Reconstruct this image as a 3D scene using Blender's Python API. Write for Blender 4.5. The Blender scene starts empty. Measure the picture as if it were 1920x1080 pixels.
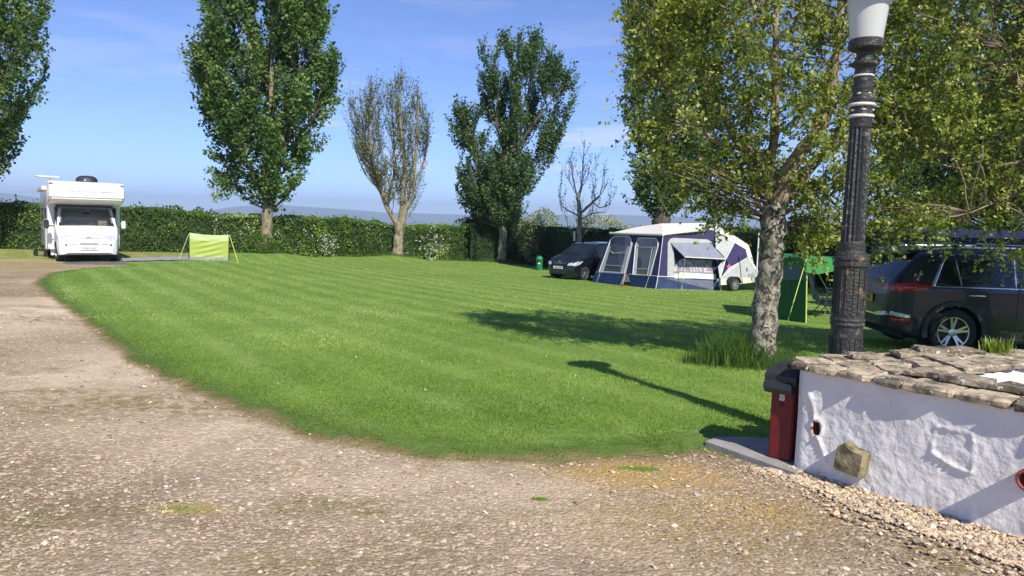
import bpy, math, random
import numpy as np
from mathutils import Vector, Matrix
R = math.radians
S = bpy.context.scene
COL = S.collection
random.seed(7)

# ------------------------------------------------------------------ camera
F, PITCH, ROLL, CH = 1387.0, 5.15, 1.5, 1.7
cam_d = bpy.data.cameras.new('camera'); cam = bpy.data.objects.new('camera', cam_d); COL.objects.link(cam)
cam_d.sensor_width = 36; cam_d.lens = 36 * F / 1920; cam_d.clip_start = 0.05; cam_d.clip_end = 30000
cam.matrix_world = Matrix.Translation((0, 0, CH)) @ Matrix.Rotation(R(90 - PITCH), 4, 'X') @ Matrix.Rotation(R(ROLL), 4, 'Z')
S.camera = cam
# ------------------------------------------------------------------ world
SUN_EL = 42.0; SUN_AZ = math.atan2(0.40, -0.917)
w = bpy.data.worlds.new('World'); S.world = w; w.use_nodes = True
nt = w.node_tree; N = nt.nodes; Lk = nt.links; N.clear()
sky = N.new('ShaderNodeTexSky'); sky.sky_type = 'NISHITA'; sky.sun_disc = False
sky.sun_elevation = R(SUN_EL); sky.sun_rotation = SUN_AZ
sky.air_density = 0.7; sky.dust_density = 0.0; sky.ozone_density = 3.0; sky.altitude = 1800
tc = N.new('ShaderNodeTexCoord'); mp = N.new('ShaderNodeMapping'); mp.inputs['Scale'].default_value = (1, 1, 5.5)
Lk.new(tc.outputs['Generated'], mp.inputs[0])
cn = N.new('ShaderNodeTexNoise'); cn.inputs['Scale'].default_value = 5.2; cn.inputs['Detail'].default_value = 7; cn.inputs['Roughness'].default_value = .55
Lk.new(mp.outputs[0], cn.inputs['Vector'])
cr = N.new('ShaderNodeValToRGB'); cr.color_ramp.elements[0].position = .53; cr.color_ramp.elements[1].position = .63
cr.color_ramp.elements[1].color = (.6, .6, .6, 1)
Lk.new(cn.outputs['Fac'], cr.inputs[0])
sx = N.new('ShaderNodeSeparateXYZ'); Lk.new(tc.outputs['Generated'], sx.inputs[0])
el = N.new('ShaderNodeValToRGB'); el.color_ramp.elements[0].position = 0.0; el.color_ramp.elements[0].color = (.5, .5, .5, 1)
el.color_ramp.elements[1].position = .35; el.color_ramp.elements[1].color = (0.05, 0.05, 0.05, 1)
e2 = el.color_ramp.elements.new(.09); e2.color = (1, 1, 1, 1); e3 = el.color_ramp.elements.new(.14); e3.color = (.2, .2, .2, 1)
Lk.new(sx.outputs['Z'], el.inputs[0])
mm = N.new('ShaderNodeMath'); mm.operation = 'MULTIPLY'; Lk.new(cr.outputs[0], mm.inputs[0]); Lk.new(el.outputs[0], mm.inputs[1])
mx = N.new('ShaderNodeMix'); mx.data_type = 'RGBA'
hs_ = N.new('ShaderNodeMix'); hs_.data_type = 'RGBA'; hs_.blend_type = 'MULTIPLY'; hs_.inputs[0].default_value = 1; hs_.inputs[7].default_value = (.93, 1.0, 1.26, 1); Lk.new(sky.outputs[0], hs_.inputs[6])
Lk.new(mm.outputs[0], mx.inputs[0]); Lk.new(hs_.outputs[2], mx.inputs[6]); mx.inputs[7].default_value = (7.5, 6.9, 7.2, 1)
bg = N.new('ShaderNodeBackground'); bg.inputs[1].default_value = .12
Lk.new(mx.outputs[2], bg.inputs[0])
wo = N.new('ShaderNodeOutputWorld'); Lk.new(bg.outputs[0], wo.inputs[0])
# ------------------------------------------------------------------ sun
sd_ = bpy.data.lights.new('sun', 'SUN'); sd_.energy = 5.0; sd_.angle = R(.5); sd_.color = (1, .93, .82)
sun = bpy.data.objects.new('sun', sd_); COL.objects.link(sun)
ce = math.cos(R(SUN_EL)); SDIR = Vector((.40 * ce, -.917 * ce, math.sin(R(SUN_EL)))).normalized()
sun.rotation_euler = SDIR.to_track_quat('Z', 'Y').to_euler(); sun.location = SDIR * 50
S.view_settings.view_transform = 'Standard'; S.view_settings.look = 'None'; S.view_settings.gamma = 1
S.view_settings.use_curve_mapping = False; S.view_settings.exposure = 0.42
S.render.engine = 'CYCLES'; S.cycles.max_bounces = 8; S.cycles.transparent_max_bounces = 12
S.cycles.volume_bounces = 1; S.cycles.use_denoising = True

# ------------------------------------------------------------------ helpers
def gg(x): return .2 + .8 * np.clip((x + 16) / 20, 0, 1)
MOUNDS = []
def gz(x, y):
    x = np.asarray(x, float); y = np.asarray(y, float)
    z = -np.clip(y - 6, 0, 60) * .031 * gg(x)
    for (mx_, my_, h, s) in MOUNDS: z = z + h * np.exp(-((x - mx_)**2 + (y - my_)**2) / (2 * s * s))
    return z
_p, _r = R(PITCH), R(ROLL)
_fw = np.array([0, math.cos(_p), -math.sin(_p)]); _up = np.array([0, math.sin(_p), math.cos(_p)]); _ri = np.array([1., 0, 0])
_cr = _ri * math.cos(_r) + _up * math.sin(_r); _cu = -_ri * math.sin(_r) + _up * math.cos(_r)
EYE = np.array([0, 0, CH])
def ray(px, py): return _fw + _cr * (px - 960) / F - _cu * (py - 540) / F
def G(px, py, z=None):                      # where a sight line meets the ground (or a level z)
    d = ray(px, py); zz = 0 if z is None else z
    for i in range(50):
        P = d * ((zz - CH) / d[2])
        if z is None: zz = .5 * zz + .5 * float(gz(P[0], P[1]))
    return Vector((P[0], P[1], zz))
def D(px, py, y):                           # where it meets the upright plane at distance y
    d = ray(px, py); P = EYE + d * (y / d[1]); return Vector(P)

def h3(i, j, k, seed=0):
    n = (i * 374761393 + j * 668265263 + k * 2147483647 % 1013904223 + seed * 1274126177) & 0xffffffff
    n = ((n ^ (n >> 13)) * 1274126177) & 0xffffffff
    return ((n ^ (n >> 16)) & 0xffff) / 65535.0
def vnoise(x, y, z=0, seed=0):
    x = np.asarray(x, float); y = np.asarray(y, float); z = np.broadcast_to(np.asarray(z, float), x.shape)
    xi, yi, zi = np.floor(x).astype(np.int64), np.floor(y).astype(np.int64), np.floor(z).astype(np.int64)
    fx, fy, fz = x - xi, y - yi, z - zi
    fx = fx * fx * (3 - 2 * fx); fy = fy * fy * (3 - 2 * fy); fz = fz * fz * (3 - 2 * fz)
    def c(a, b, d): return h3(xi + a, yi + b, zi + d, seed)
    l = lambda a, b, t: a + (b - a) * t
    return l(l(l(c(0,0,0), c(1,0,0), fx), l(c(0,1,0), c(1,1,0), fx), fy), l(l(c(0,0,1), c(1,0,1), fx), l(c(0,1,1), c(1,1,1), fx), fy), fz) * 2 - 1

def mesh_np(name, V, Fc, mats, nper=None, mi=None, smooth=False, attrs=None):
    """V (n,3) array; Fc (m,k) array of one polygon size."""
    me = bpy.data.meshes.new(name); V = np.asarray(V, np.float32); Fc = np.asarray(Fc, np.int32)
    me.vertices.add(len(V)); me.vertices.foreach_set('co', V.ravel())
    m, k = Fc.shape
    me.loops.add(m * k); me.loops.foreach_set('vertex_index', Fc.ravel())
    me.polygons.add(m); me.polygons.foreach_set('loop_start', np.arange(0, m * k, k, dtype=np.int32))
    me.polygons.foreach_set('loop_total', np.full(m, k, np.int32))
    if mi is not None: me.polygons.foreach_set('material_index', np.asarray(mi, np.int32))
    me.polygons.foreach_set('use_smooth', np.full(m, smooth, bool))
    for a in (mats if isinstance(mats, (list, tuple)) else [mats]): me.materials.append(a)
    if attrs:
        for n, v in attrs.items():
            at = me.attributes.new(n, 'FLOAT', 'POINT'); at.data.foreach_set('value', np.asarray(v, np.float32))
    me.update(calc_edges=True); return me
def ob(name, me, parent=None):
    o = bpy.data.objects.new(name, me); COL.objects.link(o)
    if parent is not None: o.parent = parent
    return o
def tag(o, label=None, cat=None, group=None, kind=None):
    if label: o['label'] = label
    if cat: o['category'] = cat
    if group: o['group'] = group
    if kind: o['kind'] = kind
    return o
def thing(name, label, cat, loc=(0, 0, 0), rz=0, group=None, rot=None):
    o = bpy.data.objects.new(name, None); COL.objects.link(o); o.location = loc
    o.rotation_euler = rot if rot else (0, 0, rz); o.empty_display_size = .3
    return tag(o, label, cat, group)

class MB:
    def __init__(s): s.v = []; s.f = []; s.m = []
    def add(s, v, f, m=0):
        b = len(s.v); s.v += [tuple(p) for p in v]; s.f += [tuple(b + i for i in q) for q in f]; s.m += [m] * len(f); return s
    def box(s, c, d, rot=None, m=0, bev=0):
        x, y, z = d[0] / 2, d[1] / 2, d[2] / 2
        if bev:
            b = min(bev, x * .9, y * .9, z * .9); v = []; f = []
            for lv, (dx, dz) in enumerate([(b, -z), (0, -z + b), (0, z - b), (b, z)]):
                X, Y = x - dx, y - dx; k = b if dx == 0 else b * .6
                v += [(-X + k, -Y, dz), (X - k, -Y, dz), (X, -Y + k, dz), (X, Y - k, dz), (X - k, Y, dz), (-X + k, Y, dz), (-X, Y - k, dz), (-X, -Y + k, dz)]
            for l in range(3):
                for i in range(8): f.append((l*8+i, l*8+(i+1) % 8, l*8+8+(i+1) % 8, l*8+8+i))
            f += [tuple(range(7, -1, -1)), tuple(range(24, 32))]
        else:
            v = [(-x,-y,-z),(x,-y,-z),(x,y,-z),(-x,y,-z),(-x,-y,z),(x,-y,z),(x,y,z),(-x,y,z)]
            f = [(3,2,1,0),(4,5,6,7),(0,1,5,4),(1,2,6,5),(2,3,7,6),(3,0,4,7)]
        c = Vector(c); v = [Vector(p) for p in v]
        if rot is not None:
            M_ = rot if isinstance(rot, Matrix) else Matrix.Rotation(rot, 3, 'Z'); v = [M_ @ p for p in v]
        return s.add([p + c for p in v], f, m)
    def tube(s, pts, rad, n=8, m=0, cap=True):
        pts = [Vector(p) for p in pts]; rad = rad if isinstance(rad, (list, tuple, np.ndarray)) else [rad] * len(pts)
        v = []; f = []; a = None
        for i, p in enumerate(pts):
            t = (pts[min(i+1, len(pts)-1)] - pts[max(i-1, 0)])
            t = t.normalized() if t.length > 1e-9 else Vector((0, 0, 1))
            if a is None: a = t.orthogonal().normalized()
            a = (a - t * a.dot(t)); a = a.normalized() if a.length > 1e-6 else t.orthogonal().normalized()
            b = t.cross(a)
            for k in range(n):
                th = 2 * math.pi * k / n; v.append(p + (a * math.cos(th) + b * math.sin(th)) * rad[i])
        for i in range(len(pts) - 1):
            for k in range(n): f.append((i*n+k, i*n+(k+1) % n, (i+1)*n+(k+1) % n, (i+1)*n+k))
        if cap: f += [tuple(range(n-1, -1, -1)), tuple(range((len(pts)-1)*n, len(pts)*n))]
        return s.add(v, f, m)
    def lathe(s, prof, n=24, c=(0, 0, 0), axis='Z', m=0, flute=None, cap=True):
        v = []; f = []; c = Vector(c)
        for (r, z) in prof:
            for k in range(n):
                th = 2 * math.pi * k / n; rr = r
                if flute and flute[0] <= z <= flute[1]: rr = r * (1 - flute[2] * (1 if k % 2 else 0))
                p = (rr * math.cos(th), rr * math.sin(th), z)
                if axis == 'Y': p = (p[0], p[2], p[1])
                if axis == 'X': p = (p[2], p[0], p[1])
                v.append(Vector(p) + c)
        for i in range(len(prof) - 1):
            for k in range(n): f.append((i*n+k, i*n+(k+1) % n, (i+1)*n+(k+1) % n, (i+1)*n+k))
        if cap: f += [tuple(range(n-1, -1, -1)), tuple(range((len(prof)-1)*n, len(prof)*n))]
        return s.add(v, f, m)
    def prism(s, poly, ax, a, b, m=0):          # polygon in two axes pulled along the third from a to b
        def P(u, w_, t):
            return {'X': (t, u, w_), 'Y': (u, t, w_), 'Z': (u, w_, t)}[ax]
        n = len(poly); v = [P(u, w_, a) for u, w_ in poly] + [P(u, w_, b) for u, w_ in poly]
        f = [tuple(range(n-1, -1, -1)), tuple(range(n, 2*n))] + [(i, (i+1) % n, n+(i+1) % n, n+i) for i in range(n)]
        return s.add(v, f, m)
    def quad(s, a, b, c, d, m=0): return s.add([a, b, c, d], [(0, 1, 2, 3)], m)
    def sheet(s, pts, th, m=0, off=(0, 0, 0)):     # flat polygon with thickness th
        pts = [Vector(p) for p in pts]; nrm = Vector((0, 0, 0))
        for i in range(len(pts)):
            nrm += (pts[i] - pts[0]).cross(pts[(i+1) % len(pts)] - pts[0])
        nrm.normalize(); n = len(pts); o = Vector(off)
        v = [p + o + nrm * th / 2 for p in pts] + [p + o - nrm * th / 2 for p in pts]
        f = [tuple(range(n)), tuple(range(2*n-1, n-1, -1))] + [(i, n+i, n+(i+1) % n, (i+1) % n) for i in range(n)]
        return s.add(v, f, m)
    def build(s, name, mats, parent=None, smooth=None, fix=True):
        me = bpy.data.meshes.new(name); me.from_pydata([tuple(p) for p in s.v], [], s.f)
        for a in (mats if isinstance(mats, (list, tuple)) else [mats]): me.materials.append(a)
        me.polygons.foreach_set('material_index', s.m)
        if fix:
            import bmesh
            bm = bmesh.new(); bm.from_mesh(me); bmesh.ops.recalc_face_normals(bm, faces=bm.faces); bm.to_mesh(me); bm.free()
        if smooth:
            me.shade_smooth()
            try: me.set_sharp_from_angle(angle=R(smooth if smooth is not True else 40))
            except Exception: pass
        me.update(); return ob(name, me, parent)

# ------------------------------------------------------------------ materials
def newmat(name):
    m = bpy.data.materials.new(name); m.use_nodes = True; n = m.node_tree; b = n.nodes['Principled BSDF']; return m, n, b
def node(n, t, **k):
    x = n.nodes.new(t)
    for a, v in k.items():
        if hasattr(x, a): setattr(x, a, v)
        else: x.inputs[a].default_value = v
    return x
def mat(name, col, rough=.6, metal=0, var=0, vs=6, bump=0, bs=40, coat=0, spec=None, col2=None, stretch=None, lo=.35, hi=.65, trans=0, det=6, ior=None):
    m, n, b = newmat(name); b.inputs['Roughness'].default_value = rough; b.inputs['Metallic'].default_value = metal
    b.inputs['Base Color'].default_value = (*col, 1); b.inputs['Coat Weight'].default_value = coat; b.inputs['Coat Roughness'].default_value = .05
    if spec is not None: b.inputs['Specular IOR Level'].default_value = spec
    if ior: b.inputs['IOR'].default_value = ior
    if trans: b.inputs['Transmission Weight'].default_value = trans
    co = node(n, 'ShaderNodeTexCoord'); mpp = node(n, 'ShaderNodeMapping'); n.links.new(co.outputs['Object'], mpp.inputs[0])
    if stretch: mpp.inputs['Scale'].default_value = stretch
    if var or col2:
        t = node(n, 'ShaderNodeTexNoise'); t.inputs['Scale'].default_value = vs; t.inputs['Detail'].default_value = det; n.links.new(mpp.outputs[0], t.inputs['Vector'])
        r = node(n, 'ShaderNodeValToRGB'); r.color_ramp.elements[0].position = lo; r.color_ramp.elements[1].position = hi
        c2 = col2 if col2 else tuple(c * (1 - var) for c in col)
        r.color_ramp.elements[0].color = (*c2, 1); r.color_ramp.elements[1].color = (*(min(1, c * (1 + var * .5)) for c in col), 1)
        n.links.new(t.outputs['Fac'], r.inputs[0]); n.links.new(r.outputs[0], b.inputs['Base Color'])
    if bump:
        t2 = node(n, 'ShaderNodeTexNoise'); t2.inputs['Scale'].default_value = bs; t2.inputs['Detail'].default_value = 8; n.links.new(mpp.outputs[0], t2.inputs['Vector'])
        bu = node(n, 'ShaderNodeBump'); bu.inputs['Strength'].default_value = bump; bu.inputs['Distance'].default_value = .02
        n.links.new(t2.outputs['Fac'], bu.inputs['Height']); n.links.new(bu.outputs[0], b.inputs['Normal'])
    return m
def leafmat(name, c0, c1, c2, rough=.5, tr=.35, gain=1.0):
    m, n, b = newmat(name); a = node(n, 'ShaderNodeAttribute', attribute_name='tint')
    r = node(n, 'ShaderNodeValToRGB'); e = r.color_ramp.elements
    e[0].color = (*c0, 1); e[1].color = (*c2, 1); x = e.new(.55); x.color = (*c1, 1)
    n.links.new(a.outputs['Fac'], r.inputs[0]); n.links.new(r.outputs[0], b.inputs['Base Color'])
    b.inputs['Roughness'].default_value = rough; b.inputs['Specular IOR Level'].default_value = .28
    t = node(n, 'ShaderNodeBsdfTranslucent'); hs = node(n, 'ShaderNodeHueSaturation'); hs.inputs['Value'].default_value = 1.5 * gain
    hs.inputs['Saturation'].default_value = 1.15
    n.links.new(r.outputs[0], hs.inputs['Color']); n.links.new(hs.outputs[0], t.inputs['Color'])
    mxs = node(n, 'ShaderNodeMixShader'); mxs.inputs[0].default_value = tr
    n.links.new(b.outputs[0], mxs.inputs[1]); n.links.new(t.outputs[0], mxs.inputs[2])
    n.links.new(mxs.outputs[0], n.nodes['Material Output'].inputs['Surface']); return m
def clothmat(name, col, tr=.3, rough=.7, bump=0, bs=6, stretch=None, var=0):
    m = mat(name, col, rough, bump=bump, bs=bs, stretch=stretch, var=var); n = m.node_tree; b = n.nodes['Principled BSDF']
    t = node(n, 'ShaderNodeBsdfTranslucent'); t.inputs['Color'].default_value = (*col, 1); mxs = node(n, 'ShaderNodeMixShader'); mxs.inputs[0].default_value = tr
    n.links.new(b.outputs[0], mxs.inputs[1]); n.links.new(t.outputs[0], mxs.inputs[2]); n.links.new(mxs.outputs[0], n.nodes['Material Output'].inputs['Surface']); return m
def clearmat(name, col, alpha, rough=.08):
    m, n, b = newmat(name); b.inputs['Base Color'].default_value = (*col, 1); b.inputs['Roughness'].default_value = rough; b.inputs['Alpha'].default_value = alpha
    co = node(n, 'ShaderNodeTexCoord'); t2 = node(n, 'ShaderNodeTexNoise'); t2.inputs['Scale'].default_value = 5; n.links.new(co.outputs['Object'], t2.inputs['Vector'])
    bu = node(n, 'ShaderNodeBump'); bu.inputs['Strength'].default_value = .5; bu.inputs['Distance'].default_value = .05
    n.links.new(t2.outputs['Fac'], bu.inputs['Height']); n.links.new(bu.outputs[0], b.inputs['Normal']); return m

M = {}
M['white_paint'] = mat('white_bodywork', (.80, .80, .78), .32, var=.05, vs=2, coat=.3)
M['white_plastic'] = mat('white_plastic', (.74, .74, .72), .4)
M['glass'] = mat('dark_glass', (.012, .015, .018), .05, var=.5, vs=1.5, spec=.7)
M['rubber'] = mat('tyre_rubber', (.022, .022, .024), .85, var=.3, vs=12, bump=.2, bs=60)
M['alloy'] = mat('alloy_metal', (.6, .61, .63), .28, metal=.9, var=.08)
M['black_plastic'] = mat('black_plastic', (.03, .031, .034), .55, var=.3, vs=4)
M['trim_plastic'] = mat('grey_cladding', (.022, .023, .026), .6, var=.25, vs=5)
M['chrome'] = mat('chrome', (.75, .76, .78), .15, metal=1, var=.03)
M['navy_paint'] = mat('blue_black_paint', (.006, .009, .018), .25, var=.3, vs=2, coat=.6)
M['grey_paint'] = mat('dark_grey_paint', (.007, .010, .018), .30, metal=.15, var=.2, vs=2, coat=.45)
M['lens'] = mat('lamp_lens', (.7, .73, .76), .12, var=.25, vs=18, metal=.4)
M['red_lens'] = mat('red_lens', (.42, .008, .008), .12, var=.3, vs=9, coat=.5)
M['orange_lens'] = mat('orange_lens', (.7, .25, .03), .2)
M['plate_white'] = mat('plate_white', (.75, .75, .72), .4)
M['plate_yellow'] = mat('plate_yellow', (.62, .45, .04), .4)
M['ink'] = mat('ink_black', (.012, .012, .012), .5)
M['pale_mark'] = mat('pale_grey_mark', (.38, .39, .42), .5)
M['cast_iron'] = mat('black_painted_iron', (.028, .029, .027), .45, var=0, col2=(.16, .15, .11), vs=16, lo=.30, hi=.40, bump=.6, bs=35)
M['rust_iron'] = mat('worn_rusty_iron', (.034, .034, .030), .5, col2=(.20, .13, .08), vs=9, lo=.31, hi=.41, bump=.8, bs=45)
M['ring_white'] = mat('white_painted_ring', (.68, .66, .60), .5, col2=(.35, .32, .27), vs=30, lo=.3, hi=.42)
M['opal'] = clothmat('opal_glass', (.75, .77, .74), .35, .25)
M['lid'] = mat('bin_lid_plastic', (.028, .03, .034), .45, var=.35, vs=7, bump=.15, bs=80)
M['red_bin'] = mat('red_bin_paint', (.15, .007, .011), .5, col2=(.10, .006, .010), vs=7, lo=.25, hi=.5, bump=.15, bs=30)
M['terracotta'] = mat('terracotta', (.30, .085, .06), .7, var=.4, vs=20, bump=.3)
M['soil'] = mat('soil', (.05, .035, .024), .95, var=.5, vs=25, bump=.6, bs=50)
M['green_fabric'] = clothmat('green_fabric', (.07, .36, .085), .4, .6, bump=.3, bs=5)
M['green_dark'] = clothmat('dark_green_fabric', (.020, .13, .034), .15, .75, bump=.3, bs=4, var=.15)
M['green_mid'] = clothmat('teal_green_fabric', (.03, .22, .07), .3, .7, bump=.3, bs=5)
M['mesh_grey'] = clothmat('grey_mesh_fabric', (.14, .20, .24), .3, .7)
M['lime_fabric'] = clothmat('lime_fabric', (.46, .55, .12), .25, .6)
M['lime_pale'] = clothmat('pale_lime_fabric', (.60, .70, .36), .2, .6)
M['grey_sheet'] = clothmat('grey_groundsheet', (.33, .34, .38), .05, .7, bump=.4, bs=3, var=.2)
M['lime_cord'] = mat('lime_cord', (.50, .62, .10), .6)
M['pale_cord'] = mat('pale_cord', (.55, .58, .40), .7)
M['awning_purple'] = clothmat('purple_blue_canvas', (.032, .025, .105), .08, .8, var=.12, bump=.25, bs=5)
M['awning_navy'] = mat('navy_mudwall', (.012, .034, .115), .5, var=.35, vs=4, bump=.6, bs=5)
M['awning_white'] = clothmat('cream_canvas', (.80, .77, .70), .12, .8, var=.05, bump=.2, bs=4)
M['awning_grey'] = clothmat('pale_grey_canvas', (.46, .48, .47), .12, .8, var=.1, bump=.35, bs=4)
M['awning_mid'] = clothmat('mid_grey_canvas', (.24, .26, .33), .1, .7, var=.1, bump=.3, bs=4)
M['piping'] = mat('white_piping', (.66, .66, .68), .5)
M['vinyl'] = clearmat('clear_window_vinyl', (.10, .12, .15), .42, .08)
M['vinyl_silver'] = mat('creased_clear_vinyl', (.22, .19, .21), .12, col2=(.55, .50, .52), vs=3.2, stretch=(6, 6, 1), lo=.42, hi=.58, bump=.9, bs=3, det=3)
M['cabin'] = mat('cream_trailer_panel', (.66, .64, .50), .4, var=.06)
M['inner_dark'] = mat('dark_interior', (.02, .022, .035), .9, var=.4)
M['wood'] = mat('wood', (.25, .17, .1), .7, var=.3, stretch=(1, 1, .2), vs=20)
M['concrete'] = mat('concrete', (.33, .31, .29), .9, col2=(.24, .225, .21), vs=5, lo=.3, hi=.62, bump=.4, bs=50)
M['tarmac'] = mat('tarmac', (.12, .12, .125), .9, var=.3, vs=12, bump=.3)
M['chair_fabric'] = mat('grey_chair_padding', (.24, .22, .27), .8, var=.4, vs=10, bump=.4, bs=8)
M['dark_metal'] = mat('dark_tube', (.03, .03, .035), .4, metal=.4)
M['silver_tube'] = mat('silver_tube', (.55, .56, .57), .35, metal=.8)
M['green_bin'] = mat('green_bin_plastic', (.02, .20, .085), .4, var=.2)
M['tent_blue'] = clothmat('navy_tent_canvas', (.012, .014, .085), .08, .8, var=.3, bump=.3, bs=3)
M['bark_pale'] = None

def barkmat(name, ca, cb, cc, sc=7, lo=.40, hi=.56, st=(1, 1, .45)):
    m, n, b = newmat(name); b.inputs['Roughness'].default_value = .9
    co = node(n, 'ShaderNodeTexCoord'); mpp = node(n, 'ShaderNodeMapping'); mpp.inputs['Scale'].default_value = st; n.links.new(co.outputs['Object'], mpp.inputs[0])
    t = node(n, 'ShaderNodeTexNoise'); t.inputs['Scale'].default_value = sc; t.inputs['Detail'].default_value = 8; t.inputs['Roughness'].default_value = .65; t.inputs['Distortion'].default_value = .8
    n.links.new(mpp.outputs[0], t.inputs['Vector'])
    r = node(n, 'ShaderNodeValToRGB'); e = r.color_ramp.elements; e[0].position = lo; e[1].position = hi; e[0].color = (*ca, 1); e[1].color = (*cb, 1)
    n.links.new(t.outputs['Fac'], r.inputs[0])
    t3 = node(n, 'ShaderNodeTexNoise'); t3.inputs['Scale'].default_value = sc * .35; t3.inputs['Detail'].default_value = 3; n.links.new(mpp.outputs[0], t3.inputs['Vector'])
    r3 = node(n, 'ShaderNodeValToRGB'); r3.color_ramp.elements[0].position = .45; r3.color_ramp.elements[1].position = .65; n.links.new(t3.outputs['Fac'], r3.inputs[0])
    mxx = node(n, 'ShaderNodeMix', data_type='RGBA'); mxx.inputs[7].default_value = (*cc, 1)
    mu = node(n, 'ShaderNodeMath', operation='MULTIPLY'); mu.inputs[1].default_value = .6; n.links.new(r3.outputs[0], mu.inputs[0]); n.links.new(mu.outputs[0], mxx.inputs[0])
    n.links.new(r.outputs[0], mxx.inputs[6]); n.links.new(mxx.outputs[2], b.inputs['Base Color'])
    bu = node(n, 'ShaderNodeBump'); bu.inputs['Strength'].default_value = .9; bu.inputs['Distance'].default_value = .03; n.links.new(t.outputs['Fac'], bu.inputs['Height']); n.links.new(bu.outputs[0], b.inputs['Normal'])
    return m
M['bark_birch'] = barkmat('birch_bark', (.030, .026, .020), (.42, .38, .31), (.17, .15, .11), 15, .44, .58, (1, 1, .8))
M['bark_birch_up'] = barkmat('upper_birch_bark', (.10, .07, .05), (.42, .33, .24), (.16, .10, .07), 9, .36, .6, (1, 1, .5))
M['bark_poplar'] = barkmat('poplar_bark', (.11, .085, .055), (.32, .27, .18), (.26, .22, .14), 9)
M['twig'] = mat('twig_brown', (.075, .055, .035), .85, var=.4)
M['bark_dark'] = barkmat('dark_bark', (.04, .032, .025), (.12, .095, .07), (.08, .07, .05), 9)
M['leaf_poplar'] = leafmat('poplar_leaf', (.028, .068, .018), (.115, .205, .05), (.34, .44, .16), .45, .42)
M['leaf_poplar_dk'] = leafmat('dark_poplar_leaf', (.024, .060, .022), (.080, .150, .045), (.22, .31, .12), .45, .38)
M['leaf_birch'] = leafmat('birch_leaf', (.05, .09, .014), (.22, .28, .048), (.66, .66, .24), .38, .42)  # palest tint has sunlit leaf highlights put into the base colour
M['leaf_birch_dry'] = leafmat('sparse_leaf', (.09, .13, .035), (.20, .25, .08), (.33, .34, .13), .6, .3)
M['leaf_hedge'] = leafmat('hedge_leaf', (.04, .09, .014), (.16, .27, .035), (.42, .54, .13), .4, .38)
M['leaf_hedge_shade'] = leafmat('shaded_hedge_leaf', (.016, .038, .012), (.038, .078, .02), (.08, .13, .035), .45, .25)  # darker hedge leaf: tree shade over the right-hand hedges put into the colour
M['leaf_dist'] = leafmat('distant_leaf', (.05, .085, .03), (.08, .12, .045), (.11, .15, .06), .7, .2)
M['blossom'] = leafmat('white_blossom', (.55, .55, .45), (.75, .74, .68), (.85, .85, .8), .6, .3, .6)
M['blossom_bush'] = leafmat('hawthorn_bloom_leaf', (.10, .16, .04), (.30, .34, .16), (.60, .60, .42), .6, .3, .7)
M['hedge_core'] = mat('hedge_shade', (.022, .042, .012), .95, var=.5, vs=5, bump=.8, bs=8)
M['grass'] = leafmat('grass_blade', (.12, .21, .035), (.295, .42, .085), (.53, .61, .21), .45, .5)
M['grass_straw'] = leafmat('straw_blade', (.24, .19, .05), (.33, .26, .08), (.30, .30, .08), .6, .3)
M['grass_long'] = leafmat('long_grass_blade', (.035, .09, .015), (.07, .15, .025), (.16, .24, .06), .5, .3)
M['pebble'] = None

def pebblemat(name, c0, c1, c2):
    m, n, b = newmat(name); b.inputs['Roughness'].default_value = .75
    a = node(n, 'ShaderNodeAttribute', attribute_name='tint'); r = node(n, 'ShaderNodeValToRGB'); e = r.color_ramp.elements
    e[0].color = (*c0, 1); e[1].color = (*c2, 1); x = e.new(.5); x.color = (*c1, 1); x = e.new(.9); x.color = (c1[0] * 1.02, c1[1] * .86, c1[2] * .72, 1)
    n.links.new(a.outputs['Fac'], r.inputs[0]); n.links.new(r.outputs[0], b.inputs['Base Color']); return m
M['pebble'] = pebblemat('pale_pebble', (.22, .17, .12), (.56, .46, .33), (.80, .71, .56))
M['chip'] = pebblemat('drive_stone', (.20, .16, .12), (.46, .39, .30), (.80, .72, .60))
#==MARK1==
# ------------------------------------------------------------------ ground
TREE_BASE = {}
def tb(name, px, py): p = G(px, py); TREE_BASE[name] = p; return p
P_pop1 = tb('pop1', 500, 483); P_sparse = tb('sparse', 746, 489); P_pop2 = tb('pop2', 941, 495); P_birch = tb('birch', 1424, 692)
MOUNDS += [(P_pop1.x, P_pop1.y, .22, 1.3), (P_sparse.x, P_sparse.y, .30, 1.1), (P_pop2.x, P_pop2.y, .12, .8), (P_birch.x, P_birch.y, .05, .5)]
for p_ in (P_pop1, P_sparse, P_pop2, P_birch): p_.z = float(gz(p_.x, p_.y)) - .03
edge_px = [(-500, 481), (-150, 481), (0, 485), (90, 487), (235, 497), (250, 499), (160, 503), (95, 513), (72, 530), (88, 548), (130, 575), (165, 600), (200, 628), (240, 660),
           (290, 694), (350, 722), (420, 751), (500, 782), (580, 809), (660, 829), (760, 847), (850, 857), (960, 861), (1060, 862), (1150, 857), (1230, 851), (1322, 838)]
drive = [tuple(G(*p)[:2]) for p in edge_px]
SL = [G(1322, 838), G(1486, 897), G(1500, 800), G(1440, 800), G(1345, 829)]
drive += [(1.52, 5.59), (2.02, 4.98), (2.25, 5.2), (3.2, 5.75), (14, 6.2), (60, 6), (60, -12), (-60, -12), (-60, 20)]
drive = np.array(drive)
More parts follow.
